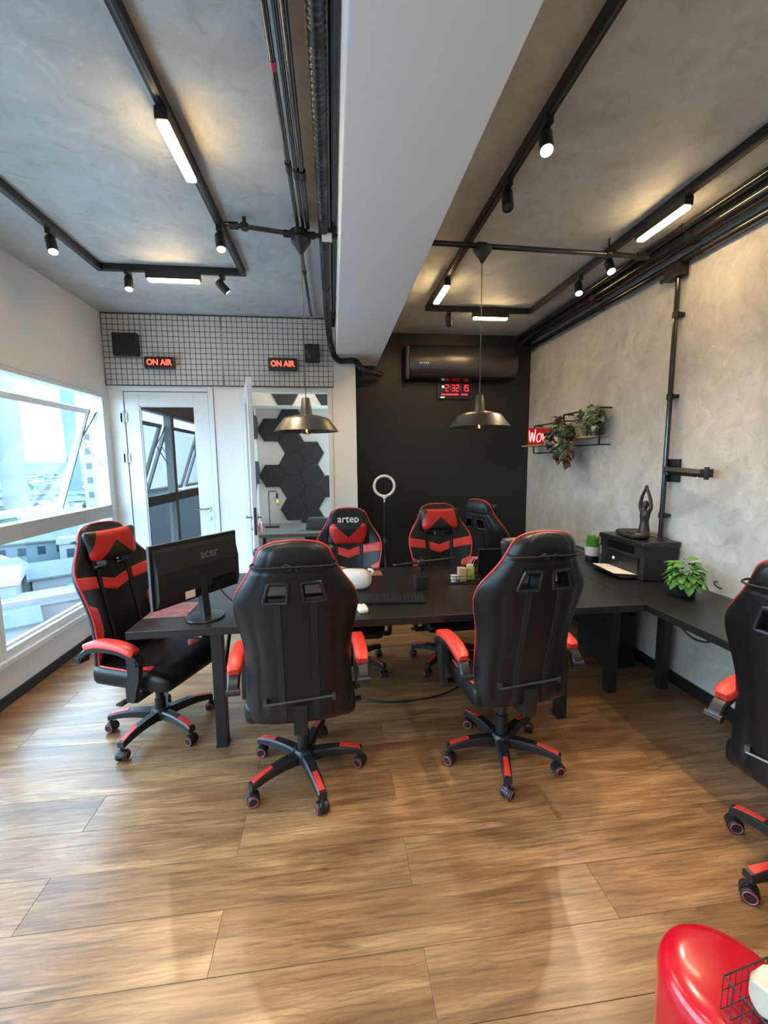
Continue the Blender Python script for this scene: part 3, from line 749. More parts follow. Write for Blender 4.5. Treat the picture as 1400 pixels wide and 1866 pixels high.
def chair_parts():
    P = CHAIR
    def keep(key, name, mb, mat, smooth=True):
        o = obj(name, mb, mat, None, smooth); P[key] = (o.data, name); bpy.data.objects.remove(o)
    keep('back', 'backrest', backrest_mesh(), 'pvc_leather_black', 60)
    zs = [z for z in ZL if z >= .44]
    def pq(sg, z):
        t = min(1, max(0, (z-.94)/.14)); t = t*t*(3-2*t)
        return (sg*hw(z)*lerp(.972, 1.003, t), yfront(lerp(.972, 1, t), z)+.002, z)
    pth = [pq(-1, z) for z in zs]+[pq(1, z) for z in reversed(zs)]
    keep('bpipe', 'piping', MB().tube(pth, .0052, 6), 'piping_red')
    zc = lambda s: (.952+.055*(abs(s)-.36)) if abs(s) > .36 else .952-.034*(1-abs(s)/.36)
    keep('band_c', 'band', patch(-.345, .345, lambda s: zc(s)-.038, lambda s: zc(s)+.032), 'leather_red', 60)
    keep('band_r', 'band', patch(.43, .985, lambda s: zc(s)-.038, lambda s: zc(s)+.034), 'leather_red', 60)
    keep('band_l', 'band', patch(-.985, -.43, lambda s: zc(s)-.038, lambda s: zc(s)+.034), 'leather_red', 60)
    for k, sg in (('side_r', 1), ('side_l', -1)):
        lo = lambda s: .52+.20*((.985-abs(s))/.3)**1.4 if abs(s) < .985 else .52
        hi = lambda s: .885-.06*((.985-abs(s))/.3)**.7 if abs(s) < .985 else .885
        keep(k, 'side_accent', patch(.70*sg, .985*sg, lo, hi, 10, 14), 'leather_red', 60)
    for k, sg in (('strapb_r', 1), ('strapb_l', -1)):
        m = MB(); N = 22; vs = []; fs = []
        for i in range(N+1):
            z = lerp(.445, 1.032, i/N); w = hw(z)
            for x, o in ((.060, -.001), (.061, .004), (.087, .004), (.088, -.001)):
                vs.append((sg*x, yback(sg*x/w, z)-o, z))
        for i in range(N):
            for q in range(3): fs.append((i*4+q, i*4+q+1, i*4+q+5, i*4+q+4))
        keep(k, 'strap', m.add(vs, fs), 'mesh_fabric_black')
    for k, sg in (('strapf_r', 1), ('strapf_l', -1)):
        m = MB(); N = 18; vs = []; fs = []
        for i in range(N+1):
            z = lerp(.55, 1.032, i/N); w = hw(z)
            for x, o in ((.088, -.001), (.089, .007), (.108, .007), (.109, -.001)):
                vs.append((sg*x, yfront(sg*x/w, z)+o, z))
        for i in range(N):
            for q in range(3): fs.append((i*4+q, i*4+q+1, i*4+q+5, i*4+q+4))
        keep(k, 'strap', m.add(vs, fs), 'mesh_fabric_black')
    for k, sg in (('trim_r', 1), ('trim_l', -1)):
        m = MB()
        for fr in (0, 1):
            pts = []
            for a, b in ((HOLE_S[0], HOLE_Z[0]), (HOLE_S[1], HOLE_Z[0]), (HOLE_S[1], HOLE_Z[1]), (HOLE_S[0], HOLE_Z[1])):
                s = a*sg; pts.append((s*hw(b), (yfront(s, b)+.002) if fr else (yback(s, b)-.002), b))
            loop = []
            for i in range(4):
                p, q, r = Vector(pts[i-1]), Vector(pts[i]), Vector(pts[(i+1) % 4])
                loop += [q.lerp(p, .16), q.lerp(p, .04).lerp(q.lerp(r, .04), .5), q.lerp(r, .16)]
            m.tube(loop, .0075, 6, closed=True)
        keep(k, 'hole_trim', m, 'nylon_black')
    zb = .553; m = MB().tube([(-.15, yback(.5, zb)-.012, zb-.008), (.15, yback(.5, zb)-.012, zb+.008)], .0055, 8)
    for x in (-.15, .15): m.cbox((x, yback(.6, zb)-.006, zb), (.016, .022, .03))
    keep('bar', 'strap_bar', m, 'dark_grey_metal')
    keep('plate', 'recline_plate', MB().prism([(yback(0, .53)-.012, .53), (yback(0, .53)+.03, .53), (yback(0, .47)+.02, .43), (-.13, .405), (-.13, .378), (yback(0, .47)-.005, .385), (yback(0, .47)-.018, .41)], 'x', -.03, .03), 'black_metal')
    m = MB()
    for sg in (-1, 1): m.tube(spline([(sg*.055, yback(.3, 1.185)-.004, 1.18), (sg*.03, yback(.2, 1.185)-.006, 1.195), (sg*.008, yback(0, 1.185)-.006, 1.18), (sg*.025, yback(.1, 1.185)-.006, 1.17)], 4), .0035, 5)
    keep('emblem', 'emblem', m, 'pvc_leather_black')
    keep('seat', 'seat', seat_mesh(), 'pvc_leather_black', 70)
    for k, sg in (('spipe_r', 1), ('spipe_l', -1)):
        pth = spline([(sg*.225, -.19, .515), (sg*.243, -.08, .524), (sg*.243, .06, .520), (sg*.232, .16, .500), (sg*.215, .235, .462), (sg*.198, .272, .422)], 5)
        keep(k, 'piping', MB().tube(pth, .0052, 6), 'piping_red')
        tri = [(sg*.215, .16), (sg*.12, .115), (sg*.205, .045)]; m = MB()
        def TP(a, b, o): return (a, b, seat_top(a, b)+o)
        vs = []; fs = []; N = 6
        for i in range(N+1):
            for j in range(N+1-i):
                u, v = i/N, j/N; a = tri[0][0]*(1-u-v)+tri[1][0]*u+tri[2][0]*v; b = tri[0][1]*(1-u-v)+tri[1][1]*u+tri[2][1]*v
                vs.append(TP(a, b, -.002 if (i == 0 or j == 0 or i+j == N) else .006))
        idx = {}; c = 0
        for i in range(N+1):
            for j in range(N+1-i): idx[i, j] = c; c += 1
        for i in range(N):
            for j in range(N-i):
                fs.append((idx[i, j], idx[i+1, j], idx[i, j+1]))
                if i+j < N-1: fs.append((idx[i+1, j], idx[i+1, j+1], idx[i, j+1]))
        keep('tri_r' if sg > 0 else 'tri_l', 'seat_accent', m.add(vs, fs), 'leather_red')
    for k, sg in (('arm_r', 1), ('arm_l', -1)):
        x = sg*.292; m = arch_loft(x, ARCH, .052, -.028, .0)
        m.prism([(.155, .635), (.185, .605), (.175, .52), (.150, .44), (.135, .385), (.085, .385), (.085, .46), (.105, .54), (.10, .655)], 'x', x-.013, x+.013)
        m.bbox(min(x, x-sg*.17), max(x, x-sg*.17), .085, .140, .378, .398, .004)
        m.cyl((x-.030, -.205, .585), (x+.030, -.205, .585), .016, 12).cyl((x-.030, .165, .610), (x+.030, .165, .610), .016, 12)
        keep(k, 'armrest', m, 'nylon_black', 35)
        keep('pad'+k[-2:], 'arm_pad', arch_loft(x, ARCH[2:7], .064, -.002, .028, 1), 'leather_red', 50)
    m = MB().bbox(-.10, .10, -.14, .14, .372, .412, .008).cyl((0, 0, .355), (0, 0, .38), .04, 18)
    keep('mech', 'mechanism', m, 'black_metal')
    keep('lever', 'lever', MB().tube([(.08, .05, .385), (.20, .04, .378), (.26, .03, .362)], .006, 8).bbox(.245, .305, .01, .05, .352, .364, .004), 'nylon_black')
    keep('lift', 'gas_lift', MB().lathe([(.001, .10), (.031, .10), (.031, .235), (.024, .24), (.024, .37), (.001, .37)], 20), 'black_metal')
    keep('hub', 'hub', MB().lathe([(.001, .07), (.046, .07), (.056, .085), (.056, .125), (.044, .142), (.001, .142)], 24), 'nylon_black')
    keep('spoke', 'base_spoke', spoke_mesh(), 'nylon_black', 35)
    keep('inlay', 'spoke_inlay', inlay_mesh(), 'leather_red', 35)
    m = MB().cyl((0, 0, .05), (0, 0, .085), .010, 10)
    m.prism([(-.030, .034), (-.026, .052), (-.012, .063), (.012, .062), (.020, .05), (.020, .034)], 'y', -.007, .007)
    m.prism([(.026*math.cos(a)*1.18-.004, .030+.026*math.sin(a)*1.22) for a in [PI*i/10 for i in range(11)]], 'y', -.016, .016)
    keep('caster', 'caster', m, 'nylon_black', 40)
    def wheel(y0, y1):
        prof = [(.001, 0), (.021, 0), (.0275, .15), (.029, .3), (.029, .8), (.026, 1), (.001, 1)]
        q = MB().lathe(prof, 20)
        for i, v in enumerate(q.v): q.v[i] = Vector((v.x-.004, lerp(y1, y0, v.z), .029+v.y))
        return q
    keep('wheel_a', 'wheel', wheel(-.028, -.010), 'wheel_black', 40); keep('wheel_b', 'wheel', wheel(.028, .010), 'wheel_black', 40)
    def ring(y): return MB().tube([(-.004+.0215*math.cos(a), y, .029+.0215*math.sin(a)) for a in [2*PI*i/20 for i in range(20)]], .0024, 5, closed=True)
    keep('ring_a', 'wheel_ring', ring(-.0285), 'wheel_ring_pink'); keep('ring_b', 'wheel_ring', ring(.0285), 'wheel_ring_pink')
    def pf(q):
        u = q.x/.155; top = max(0, q.z/.0925)
        q.x *= 1+.16*top*abs(u)-.04*max(0, -q.z/.0925)
        q.z += .012*abs(u)**3*(1 if q.z > 0 else .3)
        q.y *= 1-.45*abs(u)**4
        return q
    keep('pillow', 'head_pillow', MB().soft((0, 0, 0), (.31, .08, .172), .036, 12, pf), 'pillow_chevron', 70)
    keep('pstrap', 'pillow_strap', MB().tube(spline([(-.13, -.01, .03), (-.17, -.06, .04), (-.15, -.115, .045), (0, -.13, .05), (.15, -.115, .045), (.17, -.06, .04), (.13, -.01, .03)], 4), .004, 5), 'mesh_fabric_black')
chair_parts()
def part(key, parent, loc=(0, 0, 0), rot=(0, 0, 0)):
    me, nm = CHAIR[key]; o = bpy.data.objects.new(nm, me); COL.objects.link(o); o.parent = parent; o.location = loc; o.rotation_euler = rot
    return o
def gaming_chair(label, x, y, facing, star, lift=0.0, flip=False, script=None, seed=0):
    # facing, star: degrees in the room; facing 0 looks along +y
    t = thing('gaming_chair', label, 'chair', (x, y, 0), math.radians(facing), 'black and red gaming chairs')
    rnd = random.Random(seed)
    up = (0, 0, lift)
    b = part('back', t, up)
    for k in ('bpipe', 'band_c', 'band_r', 'band_l', 'side_r', 'side_l', 'strapb_r', 'strapb_l', 'strapf_r', 'strapf_l', 'trim_r', 'trim_l', 'bar', 'emblem'): part(k, b)
    part('plate', t, up); s = part('seat', t, up)
    for k in ('spipe_r', 'spipe_l', 'tri_r', 'tri_l'): part(k, s)
    for k in ('r', 'l'): a = part('arm_'+k, t, up); part('pad_'+k, a)
    part('mech', t, up); part('lever', t, up); part('lift', t, (0, 0, lift)); part('hub', t)
    zp = 1.085 if flip else 1.158; p = part('pillow', t, (0, yfront(0, zp)+.030, zp+lift), (math.radians(9), PI if flip else 0, 0)); 
    if not flip: part('pstrap', p)
    for k in range(5):
        a = math.radians(star-facing+72*k)
        sp = part('spoke', t, (0, 0, 0), (0, 0, a)); part('inlay', sp)
        c = part('caster', t, (.292*math.cos(a), .292*math.sin(a), 0), (0, 0, a+rnd.uniform(-.9, .9)))
        part('wheel_a', c); part('wheel_b', c); part('ring_a', c); part('ring_b', c)
    if script:
        z = 1.196; o = text_obj('lettering', script, .082, 'white_plastic', b, (0, yfront(0, z)+.006, z), (math.radians(90-9), 0, PI), .0012, bold=.0008)
    return t
def build_chairs():
    gaming_chair('gaming chair seen from behind in front of the white headset, nearest the table centre', -.185, 2.06, 3, 2, 0, seed=1)
    gaming_chair('gaming chair seen from behind at the right half of the table, orange armrest showing', .865, 2.04, 5, 38, 0.01, seed=2)
    gaming_chair('gaming chair by the window turned sideways behind the monitor', -1.07, 2.55, -112, 34, -0.03, seed=3)
    gaming_chair('gaming chair with white lettering across its headrest, far side of the table', .10, 3.13, 178, 36, -.065, True, 'artep', seed=4)
    gaming_chair('gaming chair with orange red bow-shaped pillow, far side of the table', .87, 3.13, 182, 8, -.045, seed=5)
    gaming_chair('gaming chair half hidden behind the laptop, turned towards the cement wall', 1.565, 3.74, -66, 20, -.03, seed=6)
    gaming_chair('gaming chair cut off by the right edge, seen from behind at the wall desk', 1.755, 1.19, -72, 33, 0.0, seed=8)
build_chairs()

# ---------------------------------------------------------------- tables
TZ = .75
def build_tables():
    t = thing('meeting_table', 'long black laminate meeting table in the middle of the room', 'table', (.36, 2.75, 0))
    obj('tabletop', MB().bbox(-1.067, 1.797, 2.20, 3.30, TZ-.042, TZ, .003), 'table_laminate', t, world=True)
    for x in (-.66, 1.37):
        for y in (2.345, 3.16):
            l = obj('leg', MB().bbox(x-.03, x+.03, y-.03, y+.03, .006, TZ-.042, .003), 'black_metal', t, world=True)
            obj('foot', MB().box(x-.032, x+.032, y-.032, y+.032, 0, .012), 'plastic_matt_black', l, world=True)
        obj('crossbar', MB().bbox(x-.02, x+.02, 2.375, 3.13, TZ-.09, TZ-.042, .003), 'black_metal', t, world=True)
        for a, b in (((2.37, .30), (2.72, .68)), ((3.135, .30), (2.80, .68))):
            obj('brace', MB().tube([(x, a[0], a[1]), (x, b[0], b[1])], .012, 4), 'black_metal', t, world=True)
    obj('cable_tray', MB().bbox(-.5, 1.2, 2.72, 2.80, TZ-.10, TZ-.042, .004), 'black_metal', t, world=True)
    w = thing('wall_desk', 'black laminate desk along the cement wall carrying the printer', 'desk', (2.09, 2.6, 0))
    obj('desktop', MB().bbox(1.799, XR-.002, -.9, 4.35, TZ-.042, TZ, .003), 'table_laminate', w, world=True)
    for x, y in ((1.86, 2.57), (2.25, 2.57), (1.86, .2), (2.3, .2), (1.86, 4.25), (2.3, 4.25)):
        obj('leg', MB().bbox(x-.032, x+.032, y-.032, y+.032, 0, TZ-.042, .003), 'black_metal', w, world=True)
    obj('crossbar', MB().bbox(1.89, 2.22, 2.55, 2.59, TZ-.09, TZ-.042, .003), 'black_metal', w, world=True)
build_tables()

def build_table_items():
    # monitor, its back to the viewer
    m = thing('monitor', 'black computer monitor seen from behind at the left end of the table', 'monitor', (-.752, 2.385, TZ), math.radians(56.4))
    obj('base', MB().lathe([(.001, 0), (.098, 0), (.104, .005), (.100, .010), (.02, .016), (.001, .016)], 40, (0, -.035, 0)), 'plastic_black', m, True)
    n = MB(); n.prism([(-.058, .01), (-.020, .01), (-.010, .26), (-.032, .26)], 'x', -.022, .022); obj('neck', n, 'plastic_black', m)
    b = MB()
    P0 = [(-.276, .115), (.276, .115), (.276, .44), (-.276, .44)]
    b.bbox(-.276, .276, -.002, .016, .112, .440, .003)
    bulge = [(-.02, .13), (-.034, .17), (-.034, .30), (-.012, .40), (-.001, .425), (-.001, .125)]
    b.prism(bulge, 'x', -.262, .262)
    p = obj('panel_back', b, 'plastic_matt_black', m)
    obj('screen', MB().box(-.268, .268, .016, .018, .128, .432), 'screen_black', m)
    obj('bezel_edge', MB().box(-.2785, -.276, -.002, .016, .112, .44).box(.276, .2785, -.002, .016, .112, .44).box(-.2785, .2785, -.002, .016, .44, .4425), 'dark_grey_metal', m)
    obj('port_recess', MB().box(.06, .23, -.0365, -.030, .135, .205), 'screen_black', p)
    obj('sticker', MB().box(-.115, -.055, -.0355, -.034, .135, .175), 'paper', p)
    text_obj('maker_name', 'acer', .070, 'logo_grey', p, (.06, -.0245, .350), (math.radians(77.6), 0, 0), .001, bold=.001)
    obj('power_cable', MB().tube(spline([(.10, -.03, .15), (.14, -.07, .07), (.20, -.07, .025), (.26, -.04, .006), (.33, 0, .006)], 6), .0035, 6), 'plastic_black', m, True)
    tag(obj('mouse_pad', MB().bbox(-1.055, -.83, 2.385, 2.63, TZ, TZ+.003, .001), 'mat_print'), 'red and grey patterned mouse pad under the monitor edge', 'mouse pad')
    # keyboard
    k = thing('keyboard', 'black full-size keyboard near the front table edge', 'keyboard', (.315, 2.495, TZ), math.radians(-5))
    obj('case', MB().bbox(-.222, .222, -.075, .075, 0, .016, .004), 'plastic_black', k)
    keys = MB()
    for r in range(6):
        y = .056-r*.0215
        x = -.208
        while x < .207:
            w = .0165
            if r == 5 and -.12 < x < .0: w = .11
            if abs(x-.082) < .006 or abs(x-.146) < .006: x += .012; continue
            keys.add([(x, y-.0085, .016), (x+w, y-.0085, .016), (x+w, y+.0085, .016), (x, y+.0085, .016),
                      (x+.002, y-.006, .024), (x+w-.002, y-.006, .024), (x+w-.002, y+.007, .024), (x+.002, y+.007, .024)],
                     [(4, 5, 6, 7), (0, 1, 5, 4), (1, 2, 6, 5), (2, 3, 7, 6), (3, 0, 4, 7)])
            x += w+.003
    ko = obj('keys', keys, 'plastic_matt_black', k); ko['kind'] = 'stuff'
    obj('badge', MB().box(.02, .06, .0665, .071, .0165, .018), 'chrome', k)
    mo = thing('computer_mouse', 'white computer mouse beside the keyboard', 'mouse', (.145, 2.335, TZ), math.radians(8))
    obj('shell', MB().soft((0, 0, .016), (.062, .108, .034), .015, 8, lambda q: Vector((q.x*(1-.15*abs(q.y/.054)), q.y, q.z if q.z < 0 else q.z*(1-.4*(q.y/.054)**2)))), 'white_plastic', mo, True)
    obj('wheel', MB().cyl((-.004, .03, .03), (.004, .03, .03), .008, 12), 'plastic_black', mo)
    # white headset
    h = thing('vr_headset', 'white rounded virtual reality headset lying on the table', 'headset', (.125, 2.765, TZ), math.radians(-12))
    obj('visor', MB().soft((0, 0, .068), (.225, .135, .135), .062, 12, lambda q: Vector((q.x, q.y*(1-.12*abs(q.x/.11)), q.z))), 'white_plastic', h, True)
    obj('face_foam', MB().soft((-.01, .075, .070), (.18, .05, .105), .024, 8), 'plastic_matt_black', h, True)
    obj('head_strap', MB().tube(spline([(-.10, .03, .10), (-.128, .07, .125), (-.08, .16, .09), (0, .19, .06), (.08, .16, .09), (.115, .06, .10), (.10, .02, .09)], 6), .011, 8), 'white_plastic', h, True)
    wt = thing('wrist_watch', 'dark wrist watch lying behind the white headset', 'watch', (.235, 3.06, TZ), .4)
    obj('band', MB().tube([(.032*math.cos(a), .010*math.sin(a), .032+.030*math.sin(a+1.2)) for a in [2*PI*i/18 for i in range(18)]], .006, 6, closed=True), 'plastic_black', wt, True)
    obj('dial', MB().cyl((-.02, -.012, .030), (-.024, -.020, .032), .018, 16), 'chrome', wt, True)
    tag(obj('photo_card', MB().bbox(.262, .345, 3.06, 3.19, TZ, TZ+.004, .001), 'photo_print'), 'small reddish printed card behind the headset', 'card')
    # block with folded-out arms
    g = thing('mini_tripod', 'black mini tripod standing upside down on a square block', 'tripod', (.565, 2.72, TZ), 0)
    obj('block', MB().bbox(-.043, .043, -.04, .04, 0, .088, .008), 'plastic_matt_black', g)
    obj('stem', MB().cyl((0, 0, .085), (0, 0, .15), .009, 12).lathe([(.008, .115), (.02, .125), (.02, .14), (.008, .15)], 16), 'black_metal', g, True)
    obj('head', MB().soft((.0, 0, .172), (.05, .045, .05), .016, 6), 'plastic_black', g, True)
    for a, b in (((-.02, 0, .175), (-.165, .02, .158)), ((.02, 0, .178), (.235, -.01, .200)), ((0, .02, .175), (.03, .13, .185))):
        p0, p1 = Vector(a), Vector(b)
        obj('leg', MB().tube([p0, p0.lerp(p1, .6), p0.lerp(p1, .62), p1], [.008, .0075, .0058, .005], 8), 'black_metal', g, True)
    for c, l in (((-.168, .02, .157), .016), ): obj('leg_tip', MB().cyl((c[0]-l, c[1], c[2]), (c[0], c[1], c[2]), .008, 10), 'dark_grey_metal', g, True)
    # desk organiser and what it holds
    o = thing('organizer_tray', 'black wire organiser tray on the table in front of the laptop', 'tray', (.885, 2.83, TZ), math.radians(-4))
    obj('tray_floor', MB().bbox(-.11, .11, -.07, .07, 0, .008, .002), 'black_metal', o)
    r = MB()
    for z in (.03, .055): r.tube([(-.11, -.07, z), (.11, -.07, z), (.11, .07, z), (-.11, .07, z)], .0022, 5, closed=True)
    for x in (-.11, -.04, .04, .11):
        for y in (-.07, .07): r.cyl((x, y, 0), (x, y, .055), .0022, 5)
    obj('wire_rim', r, 'wire_black', o)
    tag(obj('white_cup', MB().lathe([(.018, 0), (.026, .045), (.023, .045), (.016, .004)], 16, (.815, 2.80, TZ+.008)), 'white_plastic', None, True), 'small white cup at the left of the organiser tray', 'cup')
    tag(obj('snack_box', MB().bbox(.855, .905, 2.80, 2.86, TZ+.008, TZ+.098, .002), 'box_tan'), 'small tan and white box standing in the organiser tray', 'box')
    tag(obj('snack_packet', MB().soft((.94, 2.825, TZ+.055), (.06, .035, .09), .012, 6), 'green_snack', None, True), 'green and yellow snack packet in the organiser tray', 'packet')
    tag(obj('white_packet', MB().soft((.955, 2.875, TZ+.06), (.05, .03, .10), .01, 6), 'tissue_white', None, True), 'white packet at the back of the organiser tray', 'packet')
    coil = []
    for i in range(90): a = i*.42; coil.append((1.035+.045*math.cos(a)+.0004*i, 3.03+.02*math.sin(a*.7), TZ+.065+.055*math.sin(a)))
    tag(obj('pink_cable', MB().tube(coil, .0035, 5), 'pink_plastic', None, True), 'coiled pink cable standing behind the organiser tray', 'cable')
    # laptop
    l = thing('laptop', 'open black laptop, lid towards the viewer, behind the right chair', 'laptop', (1.175, 2.97, TZ), PI)
    obj('keyboard_deck', MB().bbox(-.175, .175, -.13, .115, 0, .018, .004), 'plastic_black', l)
    lid = MB().bbox(-.175, .175, .118, .126, .015, .225, .003); q = Matrix.Translation((0, .12, .015)) @ Matrix.Rotation(math.radians(-6), 4, 'X') @ Matrix.Translation((0, -.12, -.015))
    lo = obj('lid', lid.xf(q), 'screen_black', l)
    obj('lid_edge', MB().box(.1735, .1765, .117, .127, .015, .226).box(-.175, .175, .117, .127, .2245, .2268).xf(q), 'brushed_grey_metal', lo)
    b = thing('bottle', 'small dark bottle with white cap behind the laptop', 'bottle', (1.375, 3.20, TZ))
    obj('body', MB().lathe([(.001, 0), (.032, 0), (.034, .01), (.034, .13), (.02, .16), (.018, .175), (.001, .175)], 20), 'plastic_black', b, True)
    obj('cap', MB().lathe([(.001, .172), (.026, .172), (.026, .198), (.001, .20)], 18), 'white_plastic', b, True)
    obj('paper_label', MB().lathe([(.0345, .05), (.0345, .09)], 20, cap=False), 'paper', b, True)
build_table_items()

def leaf_mesh(name, mat, L=.05, W=.03, fold=.25, bend=.3):
    vs = []; fs = []; N = 6
    for i in range(N+1):
        t = i/N; w = W/2*math.sin(PI*min(1, t*.92+.08))**.8*(1 if t < 1 else 0); y = L*t; z = -bend*L*t*t
        for s in (-1, 0, 1): vs.append((s*w, y, z+abs(s)*w*fold))
    for i in range(N):
        for k in range(2): a = i*3+k; fs.append((a, a+1, a+4, a+3))
    o = obj(name, MB().add(vs, fs), mat, None, True); return o
def place_leaves(proto, parent, spots):
    first = True
    for (loc, rot, sc) in spots:
        if first: o = proto; first = False
        else: o = proto.copy(); COL.objects.link(o)
        o.parent = parent; o.location = loc; o.rotation_euler = rot; o.scale = (sc, sc, sc)
def build_wall_desk_items():
    # printer: front towards -x
    p = thing('printer', 'black multifunction laser printer against the cement wall', 'printer', (2.23, 2.86, TZ))
    b = MB().bbox(-.125, .135, -.235, .235, 0, .17, .008); b.bbox(-.03, .135, -.235, .235, .165, .235, .004); b.bbox(-.13, -.02, -.235, -.14, .165, .235, .004)
    obj('body', b, 'plastic_matt_black', p)
    obj('output_slot', MB().bbox(-.128, .0, -.14, .16, .17, .232, .003), 'screen_black', p)
    obj('control_panel', MB().bbox(-.135, -.02, .155, .235, .165, .235, .004), 'plastic_black', p)
    obj('scanner_lid', MB().bbox(-.145, .14, -.245, .245, .232, .272, .010), 'plastic_black', p)
    obj('paper_door', MB().bbox(-.135, -.12, -.19, .16, .045, .150, .004), 'plastic_black', p)
    obj('tray', MB().bbox(-.24, -.11, -.19, .19, .012, .030, .004), 'plastic_black', p)
    obj('indicator', MB().box(-.138, -.135, .06, .075, .095, .112), 'led_and_glare_white', p)
    obj('indicator', MB().box(-.138, -.135, -.02, -.01, .085, .095), 'logo_grey', p)
    obj('button', MB().box(-.137, -.135, .185, .20, .175, .19), 'dark_grey_metal', p)
    sh = MB().add([(1.955, 2.72, .79), (2.11, 2.68, .784), (2.11, 3.0, .784), (1.965, 2.98, .80), (1.955, 2.72, .792), (2.11, 2.68, .786), (2.11, 3.0, .786), (1.965, 2.98, .802)],
                  [(0, 1, 2, 3), (4, 5, 6, 7), (0, 1, 5, 4), (1, 2, 6, 5), (2, 3, 7, 6), (3, 0, 4, 7)])
    tag(obj('paper_sheet', sh, 'paper'), 'white paper sheets lying in the printer tray', 'paper')
    # lotus figure with raised arms
    s = MB(); z0 = TZ+.272
    def limb(pts, rs): s.tube(spline(pts, 5), [interp([(i/(len(rs)-1), r) for i, r in enumerate(rs)], k/((len(pts)-1)*5)) for k in range((len(pts)-1)*5+1)], 10)
    limb([(0, 0, .02), (0, 0, .07), (0, .002, .12), (0, 0, .17), (0, 0, .20)], [.040, .036, .028, .036, .026])
    limb([(0, 0, .18), (0, 0, .22)], [.013, .012]); limb([(0, 0, .212), (0, 0, .232), (0, 0, .258), (0, 0, .272)], [.010, .021, .021, .010])
    for sg in (-1, 1):
        limb([(0, sg*.030, .185), (0, sg*.052, .225), (0, sg*.042, .29), (0, sg*.012, .35), (0, sg*.004, .385)], [.015, .014, .012, .010, .006])
    limb([(0, .02, .025), (-.03, .11, .028), (-.06, .20, .022)], [.032, .027, .018]); limb([(-.06, .20, .020), (-.09, .08, .016), (-.08, -.04, .016)], [.019, .016, .012])
    limb([(0, -.02, .025), (-.05, -.06, .028), (-.10, -.03, .022)], [.032, .026, .020]); limb([(-.10, -.03, .018), (-.10, .06, .016), (-.08, .12, .016)], [.018, .015, .012])
    st = obj('figurine', s, 'bronze_dark', None, True); st.location = (2.23, 2.80, z0)
    rm = st.modifiers.new('blend', 'REMESH'); rm.mode = 'VOXEL'; rm.voxel_size = .0045; rm.use_smooth_shade = True
    sm = st.modifiers.new('soften', 'SMOOTH'); sm.iterations = 4
    tag(st, 'dark bronze figurine seated with arms raised, on top of the printer', 'figurine')
    tag(obj('thin_cable', MB().tube(spline([(2.30, 2.62, TZ+.28), (2.33, 2.72, TZ+.285), (2.31, 2.85, TZ+.30), (2.30, 2.97, TZ+.31), (2.32, 3.06, TZ+.285), (2.36, 3.12, TZ+.25)], 6), .0028, 6), 'plastic_black', None, True), 'thin black cable looping behind the figurine', 'cable')
    # grass pot
    g = thing('potted_grass', 'bright green grass tuft in a white pot with dark base', 'plant', (2.125, 3.24, TZ))
    obj('stand', MB().lathe([(.001, 0), (.050, 0), (.052, .004), (.052, .045), (.001, .047)], 24), 'plastic_black', g, True)
    obj('pot', MB().lathe([(.044, .046), (.056, .055), (.060, .128), (.054, .128), (.05, .118), (.001, .118)], 28), 'pot_white', g, True)
    gb = MB(); rnd = random.Random(3)
    for i in range(230):
        a = rnd.uniform(0, 2*PI); r = .048*math.sqrt(rnd.random()); h = rnd.uniform(.06, .115); tx, ty = rnd.uniform(-.03, .03)+r*.5*math.cos(a), rnd.uniform(-.03, .03)+r*.5*math.sin(a)
        b0 = Vector((r*math.cos(a), r*math.sin(a), .118)); w = Vector((math.cos(a+1.5), math.sin(a+1.5), 0))*.0032
        m1 = b0+Vector((tx*.4, ty*.4, h*.6)); t1 = b0+Vector((tx, ty, h))
        gb.add([b0-w, b0+w, m1+w, m1-w, t1], [(0, 1, 2, 3), (3, 2, 4)])
    go = obj('grass_blades', gb, 'grass_green', g); go['kind'] = 'stuff'
    # leafy plant
    q = thing('potted_plant', 'leafy bright green plant in a dark pot on the wall desk', 'plant', (2.135, 2.31, TZ))
    obj('pot', MB().lathe([(.001, 0), (.052, 0), (.060, .01), (.062, .085), (.066, .095), (.060, .097), (.056, .085), (.001, .082)], 28), 'gloss_black_pipe', q, True)
    sp = []
    for i in range(64):
        t = i/63; a = i*2.399; r = .022+.075*math.sqrt(t); z = .215-.135*t+rnd.uniform(-.012, .012)
        sp.append(((r*.75*math.cos(a), r*.75*math.sin(a), z), (math.radians(18-48*t+rnd.uniform(-10, 10)), rnd.uniform(-.3, .3), a-PI/2), rnd.uniform(.85, 1.25)))
    place_leaves(leaf_mesh('leaf', 'leaf_green', .060, .042, .3, .35), q, sp)
    sm = MB()
    for i in range(12): a = i*.55; sm.tube([(0, 0, .08), (.03*math.cos(a), .03*math.sin(a), .13), (.06*math.cos(a), .06*math.sin(a), .12+.006*i)], .0025, 5)
    obj('stems', sm, 'leaf_dark', q)
    # pink figure
    k = thing('toy_figure', 'small pink plastic toy figure on the desk behind the right chair', 'toy', (2.00, 3.33, TZ), .3)
    obj('body', MB().soft((0, 0, .045), (.06, .06, .085), .026, 7), 'pink_plastic', k, True)
    obj('head', MB().lathe([(.001, .078), (.022, .085), (.028, .105), (.022, .125), (.001, .13)], 16), 'pink_plastic', k, True)
    for sg in (-1, 1): obj('ear', MB().tube([(sg*.014, 0, .12), (sg*.024, 0, .145), (sg*.035, 0, .15)], [.009, .006, .002], 7), 'pink_plastic', k, True)
    # under the desk
    c = thing('computer_tower', 'black computer tower on the floor under the wall desk', 'computer', (2.14, 2.93, 0))
    obj('case', MB().bbox(-.10, .10, -.09, .33, .012, .44, .006), 'plastic_matt_black', c)
    obj('front_panel', MB().bbox(-.096, .096, -.10, -.088, .02, .43, .004), 'plastic_black', c)
